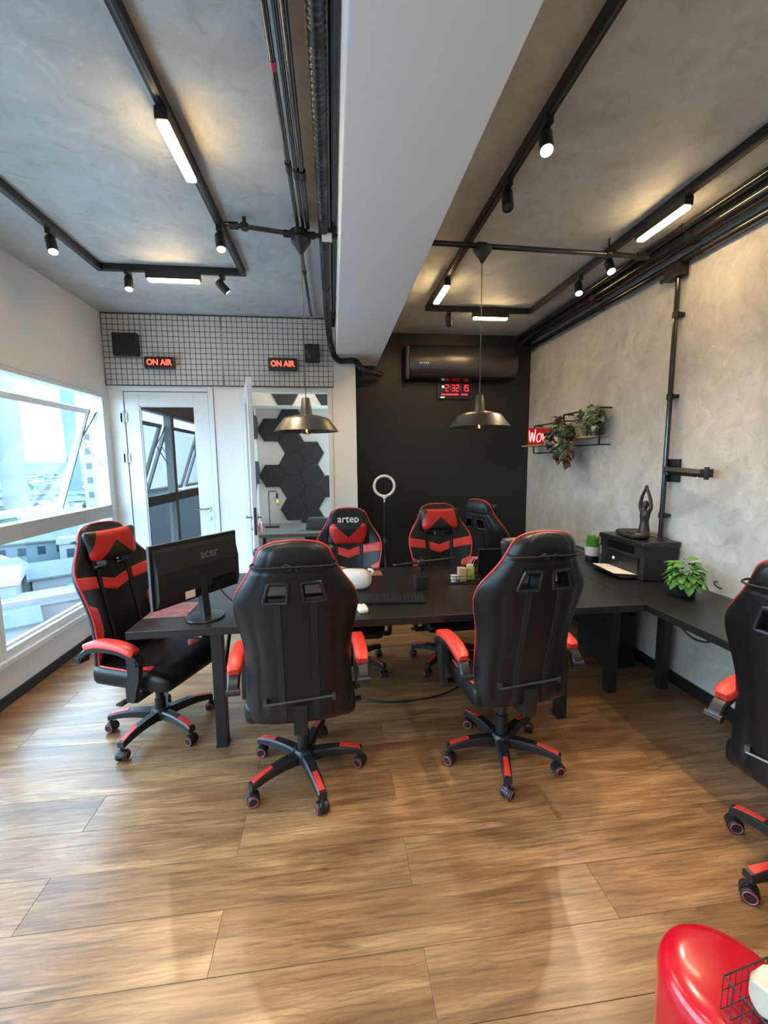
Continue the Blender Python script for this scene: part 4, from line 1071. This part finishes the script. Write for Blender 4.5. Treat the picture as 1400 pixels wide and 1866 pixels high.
    obj('feet', MB().box(-.08, .08, -.07, .3, 0, .013), 'plastic_matt_black', c)
    tag(obj('desk_cable', MB().tube(spline([(1.93, 2.16, .708), (1.935, 2.12, .66), (1.94, 2.02, .615), (1.95, 1.93, .63), (1.95, 1.88, .70), (1.95, 1.86, .708)], 6), .006, 7), 'plastic_black', None, True), 'black cable hanging in a loop under the wall desk', 'cable')
    tag(obj('floor_cable', MB().tube(spline([(.0, 2.80, .006), (.12, 2.70, .006), (.30, 2.635, .006), (.52, 2.63, .006), (.72, 2.68, .006), (.90, 2.80, .006), (1.1, 3.0, .006)], 6), .006, 7), 'plastic_black', None, True), 'black cable curving across the floor under the table', 'cable')
    w = thing('wall_cable_stub', 'short black cable stub sticking out of the cement wall by the leafy plant', 'cable', (XR, 2.33, .80))
    obj('cable', MB().tube(spline([(0, 0, .02), (-.02, .0, .025), (-.03, -.012, .01), (-.02, -.03, -.005), (0, -.035, -.012)], 5), .004, 6), 'plastic_black', w, True)
build_wall_desk_items()

def build_wall_items():
    # monitor arm on the cement wall
    b = thing('wall_bracket', 'black swing-arm screen bracket on the cement wall beside the vertical pipe', 'bracket', (XR, 2.73, 1.51))
    obj('wall_plate', MB().bbox(-.022, 0, -.055, .055, -.08, .08, .004), 'black_metal', b)
    obj('pivot', MB().cyl((-.055, 0, -.03), (-.055, 0, .03), .022, 16).box(-.06, -.015, -.02, .02, -.022, .022), 'black_metal', b, True)
    obj('arm', MB().tube([(-.055, 0, 0), (-.085, -.33, -.012)], .026, 4), 'black_metal', b)
    obj('swivel_end', MB().cyl((-.088, -.35, -.048), (-.088, -.35, .030), .014, 12).bbox(-.112, -.064, -.375, -.325, -.034, .018, .004), 'black_metal', b, True)
    obj('screw', MB().cyl((-.09, -.29, -.042), (-.09, -.29, -.034), .006, 10), 'chrome', b)
    # shelf of two black frames
    s = thing('frame_shelf', 'black open-frame wall shelf of two staggered rectangles', 'shelf', (XR, 4.1, 1.66))
    def rect(y0, y1, z0, z1, nm):
        x0, x1 = 2.272, 2.284; m = MB(); w = .006
        for z in (z0, z1): m.box(x0, x1, y0-w, y1+w, z-w, z+w)
        for y in (y0, y1): m.box(x0, x1, y-w, y+w, z0, z1)
        for y in (y0, y1):
            for z in (z0, z1): m.box(x1, XR, y-w, y+w, z-w, z+w)
        obj(nm, m, 'black_metal', s, world=True)
    rect(4.02, 4.66, 1.665, 1.968, 'frame'); rect(3.455, 4.04, 1.719, 2.03, 'frame')
    obj('shelf_board', MB().bbox(2.16, XR, 4.05, 4.72, 1.738, 1.754, .002), 'wood_slat', s, world=True)
    obj('shelf_board', MB().bbox(2.235, XR, 3.47, 4.03, 1.782, 1.798, .002), 'wood_slat', s, world=True)
    # WOW sign
    n = thing('neon_sign', 'red panel with pink handwritten WOW on the wall shelf', 'sign', (2.235, 4.45, 1.754), 0)
    obj('panel', MB().bbox(-.13, .135, -.008, .008, 0, .178, .004), 'sign_red', n)
    W = [(-.122, .15), (-.108, .03), (-.088, .13), (-.070, .03), (-.052, .16)]
    obj('letter_w', MB().tube(spline([(a, -.014, b) for a, b in W], 5), .0045, 6), 'neon_pink', n, True)
    obj('letter_o', MB().tube([(-.010+.026*math.cos(a)+.006*math.sin(a), -.014, .075+.045*math.sin(a)) for a in [2*PI*i/20 for i in range(20)]], .0045, 6, closed=True), 'neon_pink', n, True)
    V = [(.030, .12), (.044, .035), (.062, .11), (.080, .035), (.105, .15)]
    obj('letter_w', MB().tube(spline([(a, -.014, b) for a, b in V], 5), .0045, 6), 'neon_pink', n, True)
    rnd = random.Random(11)
    # bushy variegated plant in the upper frame
    p = thing('hanging_plant', 'bushy grey green variegated plant in the upper wall frame', 'plant', (2.30, 3.55, 1.798))
    obj('pot', MB().lathe([(.001, 0), (.045, 0), (.062, .09), (.066, .10), (.056, .098), (.001, .085)], 24), 'dark_grey_metal', p, True)
    sp = []
    for i in range(230):
        v = Vector((rnd.gauss(0, 1), rnd.gauss(0, 1), rnd.gauss(0, 1))).normalized()*rnd.uniform(.55, 1)
        q = Vector((-.03+v.x*.09, v.y*.19+.04, .145+v.z*.135))
        if q.x > .05: continue
        sp.append((tuple(q), (rnd.uniform(-1.0, .9), rnd.uniform(-.7, .7), rnd.uniform(0, 2*PI)), rnd.uniform(.7, 1.15)))
    place_leaves(leaf_mesh('leaf', 'leaf_variegated', .055, .040, .3, .4), p, sp)
    # trailing plant with burgundy leaves
    p = thing('trailing_plant', 'trailing plant with white, green and burgundy leaves hanging from the wall shelf', 'plant', (2.27, 3.93, 1.80))
    obj('pot', MB().lathe([(.001, -.002), (.04, -.002), (.052, .08), (.045, .08), (.001, .07)], 20), 'dark_grey_metal', p, True)
    vines = [[(0, 0, .08), (-.06, -.03, .05), (-.09, -.06, -.06), (-.10, -.12, -.15), (-.09, -.17, -.22)], [(0, 0, .08), (-.06, .08, .08), (-.09, .20, .03), (-.08, .27, -.02)],
             [(0, 0, .08), (-.08, -.1, .05), (-.10, -.16, -.04), (-.09, -.20, -.14)], [(0, 0, .08), (-.05, .03, .12), (-.08, .12, .10), (-.10, .18, .02), (-.09, .2, -.07)],
             [(0, 0, .08), (-.08, -.02, .0), (-.09, .02, -.10), (-.08, .02, -.19)], [(0, 0, .08), (-.06, -.06, .10), (-.09, -.14, .08), (-.1, -.22, .0)], [(0, 0, .08), (-.05, .05, .16), (-.08, .06, .19)]]
    sm = MB(); groups = {'leaf_variegated': [], 'leaf_dark': [], 'leaf_burgundy': []}
    for vi, v in enumerate(vines):
        pts = spline(v, 6); sm.tube(pts, .0025, 5)
        for k in range(2, len(pts)):
            for e in range(2):
                q = pts[k]+Vector((rnd.uniform(-.02, .01), rnd.uniform(-.025, .025), rnd.uniform(-.02, .02)))
                late = k/len(pts)
                kind = 'leaf_burgundy' if (late > .8 and rnd.random() < .8) or rnd.random() < .10 else ('leaf_dark' if rnd.random() < .3 else 'leaf_variegated')
                groups[kind].append((tuple(q), (rnd.uniform(-1.3, .5), rnd.uniform(-.6, .6), rnd.uniform(0, 2*PI)), rnd.uniform(.8, 1.3)))
    obj('stems', sm, 'stem', p)
    for kind, g in groups.items(): place_leaves(leaf_mesh('leaf', kind, .062, .045, .3, .4), p, g)
    # air conditioner
    a = thing('air_conditioner', 'long black split air conditioner high on the black wall', 'air conditioner', (1.50, YB-.008, 2.70))
    prof = [(0, -.16), (0, .19), (-.05, .20), (-.12, .185), (-.185, .13), (-.215, .05), (-.215, -.03), (-.19, -.11), (-.13, -.165), (-.06, -.18)]
    m = MB(); vs = []; fs = []; sec = spline([(0, y, z) for y, z in prof], 4); k = len(sec)
    for x, e in ((-.635, .93), (-.63, .97), (-.62, 1), (.62, 1), (.63, .97), (.635, .93)):
        for p in sec: vs.append((x, p.y*e, p.z*e))
    for i in range(5):
        for j in range(k): l = (j+1) % k; fs.append((i*k+j, i*k+l, (i+1)*k+l, (i+1)*k+j))
    fs += [tuple(range(k)), tuple(5*k+j for j in range(k))]
    obj('body', m.add(vs, fs), 'dark_grey_metal', a, 35)
    obj('end_cap', MB().bbox(-.675, -.63, -.20, 0, -.205, .17, .012), 'plastic_black', a); obj('end_cap', MB().bbox(.63, .66, -.17, 0, -.15, .17, .012), 'plastic_black', a)
    obj('louver', MB().prism([(-.135, -.168), (-.055, -.183), (-.055, -.196), (-.145, -.178)], 'x', -.60, .60), 'plastic_black', a)
    for i, w in enumerate((.016, .010, .012, .014, .018)): obj('brand_mark', MB().box(-.52+i*.022, -.52+i*.022+w, -.2185, -.2155, -.035, -.017), 'ring_white', a)
    for i in range(3): obj('display_mark', MB().box(-.02+i*.03, .0+i*.03, -.2185, -.2155, -.04, -.03), 'logo_grey', a)
    # LED clock
    c = thing('led_clock', 'black LED wall clock with red digits under the air conditioner', 'clock', (1.435, YB, 2.40))
    obj('case', MB().bbox(-.205, .205, -.03, 0, -.092, .092, .005), 'plastic_black', c)
    SEG = {'1': 'bc', '2': 'abged', '3': 'abgcd', '9': 'abcdfg', '0': 'abcdef', '4': 'fgbc'}
    def digit(ch, x):
        w, h, t = .036, .074, .0062; m = MB(); z0 = .0
        R = {'a': (0, w, h-t, h), 'g': (0, w, h/2-t/2, h/2+t/2), 'd': (0, w, 0, t), 'f': (0, t, h/2, h), 'e': (0, t, 0, h/2), 'b': (w-t, w, h/2, h), 'c': (w-t, w, 0, h/2)}
        for q in SEG[ch]: e = R[q]; m.box(x+e[0], x+e[1], -.0325, -.0302, z0+e[2], z0+e[3])
        obj('digit', m, 'clock_led_red', c)
    for ch, x in (('2', -.105), ('3', -.03), ('2', .020), ('1', .090), ('9', .135)): digit(ch, x)
    for x in (-.052, .072):
        for z in (.02, .05): obj('colon_dot', MB().box(x, x+.006, -.0325, -.0302, z, z+.006), 'clock_led_red', c)
    obj('glare_spot', MB().cyl((-.135, -.0302, .05), (-.135, -.0325, .05), .014, 14), 'led_and_glare_white', c)  # reflected white glare on the clock face, put in as a glowing disc
    for i, (x0, x1) in enumerate(((-.155, -.11), (-.10, -.02), (-.012, .05), (.085, .16))): obj('text_line', MB().box(x0, x1, -.0325, -.0302, -.045, -.030), 'clock_led_red', c)
    obj('text_line', MB().box(-.165, -.12, -.0325, -.0302, -.075, -.065), 'led_and_glare_white', c)
    # ring light on a stand
    r = thing('ring_light', 'white ring light on a black tripod before the black wall', 'ring light', (.56, 4.70, 0))
    obj('ring', MB().tube([(.113*math.cos(t), 0, 1.318+.113*math.sin(t)) for t in [2*PI*i/36 for i in range(36)]], .0155, 10, closed=True), 'ring_white', r, True)
    obj('mount', MB().bbox(-.022, .022, -.018, .018, 1.18, 1.215, .004).cyl((0, 0, 1.13), (0, 0, 1.185), .009, 10), 'ring_white', r)
    obj('phone_clip', MB().tube([(0, .0, 1.21), (0, -.01, 1.30), (.02, -.015, 1.345)], .004, 6).cyl((.016, -.02, 1.345), (.024, -.02, 1.345), .008, 8), 'black_metal', r)
    obj('pole', MB().tube([(0, 0, .25), (0, 0, .7), (0, 0, .701), (0, 0, 1.14)], [.013, .013, .009, .009], 12), 'black_metal', r, True)
    obj('pole_clamp', MB().cyl((0, 0, .68), (0, 0, .73), .018, 12).cyl((0, 0, .7), (.04, 0, .7), .007, 8), 'dark_grey_metal', r, True)
    for i in range(3):
        t = 2*PI*i/3+.5
        obj('leg', MB().tube([(0, 0, .55), (.12*math.cos(t), .12*math.sin(t), .3), (.25*math.cos(t), .25*math.sin(t), .008)], .008, 8), 'black_metal', r, True)
build_wall_items()

def build_partition_items():
    # wire mesh panels
    def panel(label, x0, x1):
        z0, z1 = 2.362, 3.038; y = YD-.03
        t = thing('wire_mesh_panel', label, 'wire panel', (x0, y, z0), 0, 'wire mesh panels above the studio doors')
        W, H = x1-x0, z1-z0
        f = MB().tube([(0, 0, 0), (W, 0, 0), (W, 0, H), (0, 0, H)], .0065, 6, closed=True); obj('frame', f, 'wire_black', t)
        nx, nz = round(W/.0505), round(H/.0505)
        hv = obj('wire', MB().cyl((0, 0, 0), (0, 0, H), .0029, 5), 'wire_black', t)
        for i in range(1, nx):
            o = hv if i == 1 else hv.copy()
            if i > 1: COL.objects.link(o)
            o.parent = t; o.location = (W*i/nx, 0, 0)
        hh = obj('wire', MB().cyl((0, -.003, 0), (W, -.003, 0), .0029, 5), 'wire_black', t)
        for i in range(1, nz):
            o = hh if i == 1 else hh.copy()
            if i > 1: COL.objects.link(o)
            o.parent = t; o.location = (0, 0, H*i/nz)
    panel('black wire mesh panel with square speaker box over the closed door', -2.19, -1.082)
    panel('black wire mesh panel with round-faced box over the open door', -1.072, .022)
    def on_air(label, x0, x1, z0, z1):
        t = thing('on_air_sign', label, 'sign', ((x0+x1)/2, YD-.04, (z0+z1)/2), 0, 'lit ON AIR signs')
        w, h = (x1-x0)/2, (z1-z0)/2
        obj('box', MB().bbox(-w, w, -.045, 0, -h, h, .012), 'sign_box_black', t)
        text_obj('lettering', 'ON AIR', .078, 'sign_led_red', t, (0, -.0455, 0), (PI/2, 0, 0), .0015, bold=.0018, xs=.88)
    on_air('lit red ON AIR sign above the closed studio door', -1.805, -1.522, 2.514, 2.628)
    on_air('lit red ON AIR sign above the open studio door', -.627, -.339, 2.516, 2.637)
    s = thing('wall_speaker', 'square black louvred box on the left wire panel', 'speaker', (-1.96, YD-.035, 2.735))
    obj('box', MB().bbox(-.112, .112, -.07, 0, -.105, .105, .006), 'plastic_matt_black', s)
    for i in range(6): obj('louvre', MB().bbox(-.085, .085, -.076, -.068, -.085+i*.03, -.068+i*.03, .002), 'plastic_black', s)
    s = thing('wall_speaker', 'small black box with round front on the right wire panel', 'speaker', (-.185, YD-.035, 2.688))
    obj('box', MB().bbox(-.075, .075, -.06, 0, -.088, .088, .008), 'plastic_matt_black', s)
    obj('round_front', MB().lathe([(.001, 0), (.055, 0), (.058, .006), (.045, .012), (.001, .004)], 24).xf(Matrix.Translation((0, -.058, .0)) @ Matrix.Rotation(PI/2, 4, 'X')), 'plastic_black', s, True)
    # studio interior
    hexm = None
    R = .178; h2 = R*math.cos(PI/6)
    def hexa(parent, loc, rot=(0, 0, 0)):
        nonlocal hexm
        if hexm is None:
            m = MB(); c = [(math.cos(PI/3*i), math.sin(PI/3*i)) for i in range(6)]
            vs = [(a*R*.985, 0, b*R*.985) for a, b in c]+[(a*R*.985, -.018, b*R*.985) for a, b in c]+[(a*R*.93, -.03, b*R*.93) for a, b in c]
            fs = [tuple(range(12, 18))]+[(i, (i+1) % 6, 6+(i+1) % 6, 6+i) for i in range(6)]+[(6+i, 6+(i+1) % 6, 12+(i+1) % 6, 12+i) for i in range(6)]+[tuple(range(6))]
            o = obj('hexagon_tile', m.add(vs, fs), 'felt_charcoal'); hexm = o.data
        else: o = bpy.data.objects.new('hexagon_tile', hexm); COL.objects.link(o)
        o.parent = parent; o.location = loc; o.rotation_euler = rot
        return o
    t = thing('acoustic_panel', 'charcoal hexagon acoustic tiles on the studio wall behind the open door', 'acoustic panel', (-.565, 5.998, 1.25))
    A, B, Cc, D = (0, 0), (.27, -.155), (-.27, .155), (.54, 0); H = .31
    for k in (-1, 0, 1, 2, 3): hexa(t, (0, 0, k*H))
    for k in (-1, 0, 1, 2): hexa(t, (.27, 0, k*H-.155+.03*0))
    hexa(t, (-.27, 0, .155)); hexa(t, (-.27, 0, .155+2*H)); hexa(t, (.54, 0, 0))
    t2 = thing('acoustic_panel', 'charcoal hexagon acoustic tiles on the soffit at the top of the open doorway', 'acoustic panel', (-.585, 5.598, 2.462))
    for x, z in ((0, 0), (.54, 0), (.27, .155)): hexa(t2, (x, 0, z))
    t3 = thing('acoustic_panel', 'charcoal hexagon acoustic tiles on the studio side wall beside the open leaf', 'acoustic panel', (-1.018, 5.52, 1.3))
    for y, z in ((0, 0), (.27, .155), (.27, .75), (0, .9), (-.27, .8)): hexa(t3, (0, y, z), (0, 0, PI/2))
    t4 = thing('acoustic_panel', 'charcoal hexagon acoustic tiles seen through the closed glass door', 'acoustic panel', (-1.6, 5.999, 1.6))
    for x, z in ((0, 0), (.27, .155), (.27, .465), (0, .62), (-.27, .465), (0, .31)): hexa(t4, (x, 0, z))
    d = thing('studio_desk', 'grey brown desk inside the studio behind the open door', 'desk', (-.5, 5.5, 0))
    obj('desktop', MB().bbox(-.50, .64, -.45, .45, .71, .75, .003), 'studio_desk', d)
    for x in (-.46, .6):
        for y in (-.4, .4): obj('leg', MB().bbox(x-.02, x+.02, y-.02, y+.02, 0, .71, .002), 'black_metal', d)
    l = thing('desk_lamp', 'pipe desk lamp with bare round bulb in the studio', 'lamp', (-.835, 5.60, .75))
    obj('base', MB().bbox(-.06, .12, -.04, .04, 0, .018, .004), 'black_metal', l)
    obj('post', MB().tube([(0, 0, .01), (0, 0, .462), (.01, 0, .472), (.085, 0, .472), (.10, 0, .462), (.105, 0, .435)], .006, 8), 'black_metal', l, True)
    obj('socket', MB().lathe([(.001, .38), (.018, .38), (.018, .435), (.001, .44)], 14, (.106, 0, 0)), 'black_metal', l, True)
    b = obj('bulb', MB().lathe([(.001, .285), (.02, .29), (.036, .31), (.040, .332), (.032, .355), (.016, .375), (.014, .385)], 20, (.106, 0, 0)), 'bulb_glass', l, True)
    obj('filament', MB().tube([(.106+.008*math.cos(i), .008*math.sin(i), .325+i*.003) for i in range(12)], .0016, 5), 'filament', b)
    c = thing('studio_chair', 'grey upholstered chair at the studio desk', 'chair', (-.20, 5.10, 0), 2.9)
    obj('backrest', MB().soft((0, -.2, .66), (.46, .09, .50), .045, 8, lambda q: Vector((q.x*(1-.18*max(0, q.z/.25)), q.y, q.z))), 'grey_fabric', c, True)
    obj('seat', MB().soft((0, .04, .44), (.46, .46, .09), .04, 8), 'grey_fabric', c, True)
    for x in (-.19, .19):
        for y in (-.16, .22): obj('leg', MB().cyl((x, y, 0), (x*.9, y*.9, .41), .014, 8), 'black_metal', c, True)
    b = thing('small_bottle', 'small bottle with pink label inside the studio by the open door', 'bottle', (-.90, 5.25, .75))
    obj('body', MB().lathe([(.001, 0), (.024, 0), (.024, .09), (.012, .11), (.001, .11)], 14), 'pink_plastic', b, True)
    obj('cap', MB().lathe([(.001, .108), (.017, .108), (.017, .135), (.001, .135)], 12), 'white_plastic', b, True)
    p = thing('studio_ceiling_lamp', 'warm ceiling panel lamp inside the studio', 'lamp', (-.45, 5.15, 2.75))
    obj('frame', MB().bbox(-.16, .16, -.16, .16, -.03, 0, .004), 'white_aluminium', p); obj('diffuser', MB().box(-.14, .14, -.14, .14, -.034, -.029), 'studio_diffuser', p)
emit('studio_diffuser', (1, .82, .60), 9.0)
build_partition_items()

def build_stool():
    s = thing('stool', 'glossy red pleated stool in the bottom right corner', 'stool', (.845, .715, 0))
    n = 96; vs = []; fs = []
    prof = [(.112, 0), (.118, .01), (.124, .06), (.128, .2), (.131, .34), (.133, .40), (.132, .42), (.126, .437), (.114, .448), (.08, .454), (.001, .456)]
    for r, z in prof:
        k = 0 if z > .43 or z < .02 else min(1, (.43-z)/.08)
        for i in range(n):
            a = 2*PI*i/n; rr = r*(1+.011*k*math.sin(24*a)+.007*k*math.sin(11*a+2)); vs.append((rr*math.cos(a), rr*math.sin(a), z))
    for i in range(len(prof)-1):
        for k in range(n): l = (k+1) % n; fs.append((i*n+k, i*n+l, (i+1)*n+l, (i+1)*n+k))
    fs.append(tuple(range(n-1, -1, -1)))
    obj('body', MB().add(vs, fs), 'pvc_red_gloss', s, 60)
    obj('foot_ring', MB().lathe([(.095, -.0), (.113, .0), (.113, .008), (.095, .008)], 40), 'plastic_black', s)
    b = thing('wire_basket', 'black wire basket on the red stool', 'basket', (.885, .615, .457), math.radians(8))
    W, D, H = .105, .065, .085
    for z in (.004, .05, H): obj('rim_wire', MB().tube([(-W, -D, z), (W, -D, z), (W, D, z), (-W, D, z)], 0.0022 if z == H else .0013, 6, closed=True), 'wire_black', b)
    for i in range(13):
        x = -W+2*W*i/12
        obj('upright_wire', MB().tube([(x, -D, H), (x, -D, .004), (x, D, .004), (x, D, H)], .0011, 5), 'wire_black', b)
    for i in range(1, 7):
        y = -D+2*D*i/7
        obj('upright_wire', MB().tube([(-W, y, H), (-W, y, .004), (W, y, .004), (W, y, H)], .0011, 5), 'wire_black', b)
    rnd = random.Random(5)
    def crumple(c, d, mat, nm, lab, cat):
        def fn(q): return q+Vector((noise.noise(q*38+Vector(c)*9), noise.noise(q*38+Vector((5, 1, 2))), noise.noise(q*38+Vector((1, 7, 3)))))*.012
        o = obj(nm, MB().soft((0, 0, 0), d, min(d)*.4, 14, fn), mat, None, 60); o.location = c; tag(o, lab, cat)
    crumple((.895, .638, .51), (.13, .07, .085), 'tissue_white', 'crumpled_paper', 'crumpled cream paper bundle in the wire basket', 'paper')
    crumple((.85, .578, .50), (.10, .042, .07), 'bag_blue', 'blue_bag', 'small blue plastic bag in the wire basket', 'bag')
build_stool()

# ---------------------------------------------------------------- the city outside the window
GZ = -17.0
def build_city():
    g = obj('city_ground', MB().box(-900, -4, -300, 1200, GZ-.5, GZ), 'city_ground'); struct(g)
    struct(obj('bounce_slab', MB().box(-25, -4, -40, 36, GZ, GZ+.15), 'bounce_slab_pale'), 'unseen pale ground slab added to bounce daylight up to the ceiling')  # added below the sightline as a daylight reflector for the ceiling
    # hills on the horizon
    vs = []; fs = []; N = 90
    rows = [(0, GZ), (.35, .1), (.7, .7), (1, 1.0)]
    for i in range(N+1):
        a = math.radians(-75+120*i/N); d = Vector((math.sin(a-math.radians(38)), math.cos(a-math.radians(38)), 0))
        h = 22+7*noise.noise(Vector((i*.13, 0, 0)))+3*noise.noise(Vector((i*.5, 3, 0)))
        for k, (t, zz) in enumerate(rows):
            p = d*(700+330*t); vs.append((p.x, p.y, GZ if k == 0 else GZ+zz*h+1.5*noise.noise(Vector((i*.4, k, 1)))))
    for i in range(N):
        for k in range(len(rows)-1): a = i*4+k; fs.append((a, a+1, a+5, a+4))
    struct(obj('hills', MB().add(vs, fs), 'hill_forest', None, True), 'blue wooded hills on the horizon')
    def house(label, c, size, rz, wall, roof, kind='flat', floors=2, nm='house', win=True, group=None, z0=GZ):
        L, D, H = size
        t = thing(nm, label, 'building', (c[0], c[1], z0), math.radians(rz), group)
        obj('wall', MB().box(-L/2, L/2, -D/2, D/2, 0, H), wall, t)
        if kind == 'gable':
            o = .5
            obj('roof', MB().prism([(-D/2-o, H-.1), (D/2+o, H-.1), (D/2+o, H+.15), (0, H+D*.24+.2), (-D/2-o, H+.15)], 'x', -L/2-o, L/2+o), roof, t)
        else:
            obj('roof', MB().box(-L/2-.3, L/2+.3, -D/2-.3, D/2+.3, H, H+.35), roof, t)
            obj('parapet', MB().box(-L/2-.3, L/2+.3, -D/2-.3, -D/2, H+.35, H+.9).box(L/2, L/2+.3, -D/2, D/2, H+.35, H+.9), wall, t)
        if win:
            proto = None; fh = H/floors
            for f in range(floors):
                for side, ln in (('s', L), ('e', D)):
                    n = max(2, int(ln/2.2))
                    for i in range(n):
                        u = -ln/2+ln*(i+.5)/n; z = f*fh+fh*.35
                        w = MB().box(-.5, .5, -.08, .08, 0, fh*.40) if proto is None else None
                        if proto is None: o = obj('window', w, 'city_window', t); proto = o
                        else: o = proto.copy(); COL.objects.link(o); o.parent = t
                        if side == 's': o.location = (u, -D/2, z); o.rotation_euler = (0, 0, 0)
                        else: o.location = (L/2, u, z); o.rotation_euler = (0, 0, PI/2)
        return t
    # placed along the view through the panes (x = -k*y)
    house('low pinkish flat-roofed building nearest the window sill', (-33.0, 53.0), (9.5, 5.5, 3.0), 33, 'render_pink', 'roof_light', 'flat', 1, win=False)
    house('cyan building with rows of small windows in the lower pane', (-51.5, 76), (17, 9, 6.2), 31, 'render_cyan', 'roof_grey', 'gable', 2)
    house('grey pitched shed behind the pinkish rooftop', (-36.5, 62.5), (9, 6, 4.0), 36, 'render_white', 'roof_grey', 'gable', 1, win=False)
    house('wide white warehouse above the cyan building', (-73, 113), (18, 11, 5), 26, 'render_white', 'roof_light', 'gable', 2)
    house('pale block at the right of the lower pane', (-40.5, 72.5), (5.5, 6, 6.5), 28, 'render_white', 'roof_light', 'flat', 2)
    house('dark roofed house at the far right of the lower pane', (-48.5, 92), (9, 8, 5), 20, 'render_cyan', 'roof_grey', 'gable', 2)
    house('low grey-roofed shed at the bottom left of the lower pane', (-35.6, 46.0), (8, 4.5, 2.2), 36, 'render_white', 'roof_grey', 'gable', 1, win=False)
    house('white slab tower at the left edge of the window', (-95, 139.5), (6.0, 8, 62), 34, 'tower_white', 'tower_white', 'flat', 20, 'tower_block', win=False)
    house('white tower with dark windows beyond the left window edge', (-99, 131), (8, 9, 50), 34, 'tower_white', 'tower_white', 'flat', 14, 'tower_block')
    house('pale block beside the right window jamb', (-55.5, 108), (5.0, 8, 26), 26, 'tower_white', 'tower_white', 'flat', 8, 'tower_block')
    house('slim bluish tower above the open sash', (-126.5, 226), (5.5, 7, 66), 29, 'render_cyan', 'render_cyan', 'flat', 20, 'tower_block', win=False)
    rnd = random.Random(21)
    BIG = [(-95, 139.5), (-99, 131), (-55.5, 108), (-126.5, 226), (-73, 113), (-61, 116), (-80, 117), (-66, 109), (-33, 53), (-51.5, 76), (-58, 80), (-45, 72), (-36.5, 62.5), (-40.5, 72.5), (-48.5, 92), (-35.6, 46), (-55.2, 98.5), (-58.6, 84.5), (-70, 100.5)]
    def clear(x, y, d=9.5): return all((x-a)**2+(y-b)**2 > d*d for a, b in BIG)
    # farther roofs: too many and too small to tell apart
    m = MB()
    for i in range(1300):
        y = 50+580*rnd.random()**1.7; k = rnd.uniform(.2, 1.35); x = -k*y; s = rnd.uniform(4, 10); d = rnd.uniform(4, 8); h = rnd.uniform(2.5, 5.5); a = rnd.uniform(0, 1.5)
        if not clear(x, y): continue
        q = len(m.v); m.box(-s/2, s/2, -d/2, d/2, 0, h, rnd.choice((0, 0, 1, 2))); m.prism([(-d/2-.4, h), (d/2+.4, h), (0, h+d*.22)], 'x', -s/2-.4, s/2+.4, rnd.choice((1, 3, 3)))
        m.xf(Matrix.Translation((x, y, GZ)) @ Matrix.Rotation(a, 4, 'Z'), q)
    o = obj('distant_rooftops', m, ['render_white', 'roof_light', 'render_cyan', 'roof_grey']); o['kind'] = 'stuff'; o['label'] = 'sea of small pale rooftops stretching to the hills'; o['category'] = 'rooftops'
    bm = bmesh.new(); bmesh.ops.create_icosphere(bm, subdivisions=3, radius=1); base = [v.co.copy() for v in bm.verts]; bf = [[v.index for v in f.verts] for f in bm.faces]; bm.free()
    def blob(m, c, r, sd):
        m.add([Vector((c[0]+b.x*r[0]*(1+.35*noise.noise(b*2.2+Vector((sd, 0, 0)))), c[1]+b.y*r[1]*(1+.35*noise.noise(b*2.2+Vector((0, sd, 0)))), c[2]+b.z*r[2]*(1+.3*noise.noise(b*2.5+Vector((0, 0, sd)))))) for b in base], bf)
    m = MB()
    for i in range(420):
        y = 60+580*rnd.random()**1.4; k = rnd.uniform(.2, 1.35); r = rnd.uniform(1.5, 3.8)
        if clear(-k*y, y): blob(m, (-k*y, y, GZ+r*.8), (r*1.2, r*1.2, r), i)
    o = obj('distant_trees', m, 'tree_foliage', None, True); o['kind'] = 'stuff'; o['label'] = 'scattered green tree crowns between the far rooftops'; o['category'] = 'trees'
    for lab, x, y, h, r in (('tall green tree below the open sash', -61.0, 116, 12.5, 2.2), ('round green tree beside the white warehouse', -70, 100.5, 8, 2.6),
                            ('dark green tree at the middle rail', -55.2, 98.5, 7.5, 2.2), ('small green tree by the cyan building', -58.6, 84.5, 5, 1.7)):
        t = thing('city_tree', lab, 'tree', (x, y, GZ), 0, 'trees outside the window')
        obj('trunk', MB().cyl((0, 0, 0), (0, 0, h*.6), .25, 8), 'stem', t)
        c = MB()
        for i in range(5): blob(c, (rnd.uniform(-.4, .4)*r, rnd.uniform(-.4, .4)*r, h*(.55+.1*i)), (r*(1-.12*i), r*(1-.12*i), r*.7), i*3.1)
        obj('crown', c, 'tree_foliage', t, True)
    tag(obj('blue_tarp', MB().soft((-33.6, 58.6, GZ+1.5), (2.4, 1.8, 3.0), .2, 6, lambda q: q+Vector((0, 0, .25*noise.noise(q*1.4)))), 'tarp_blue', None, True), 'bright blue tarpaulin behind the pinkish rooftop', 'tarpaulin')
build_city()
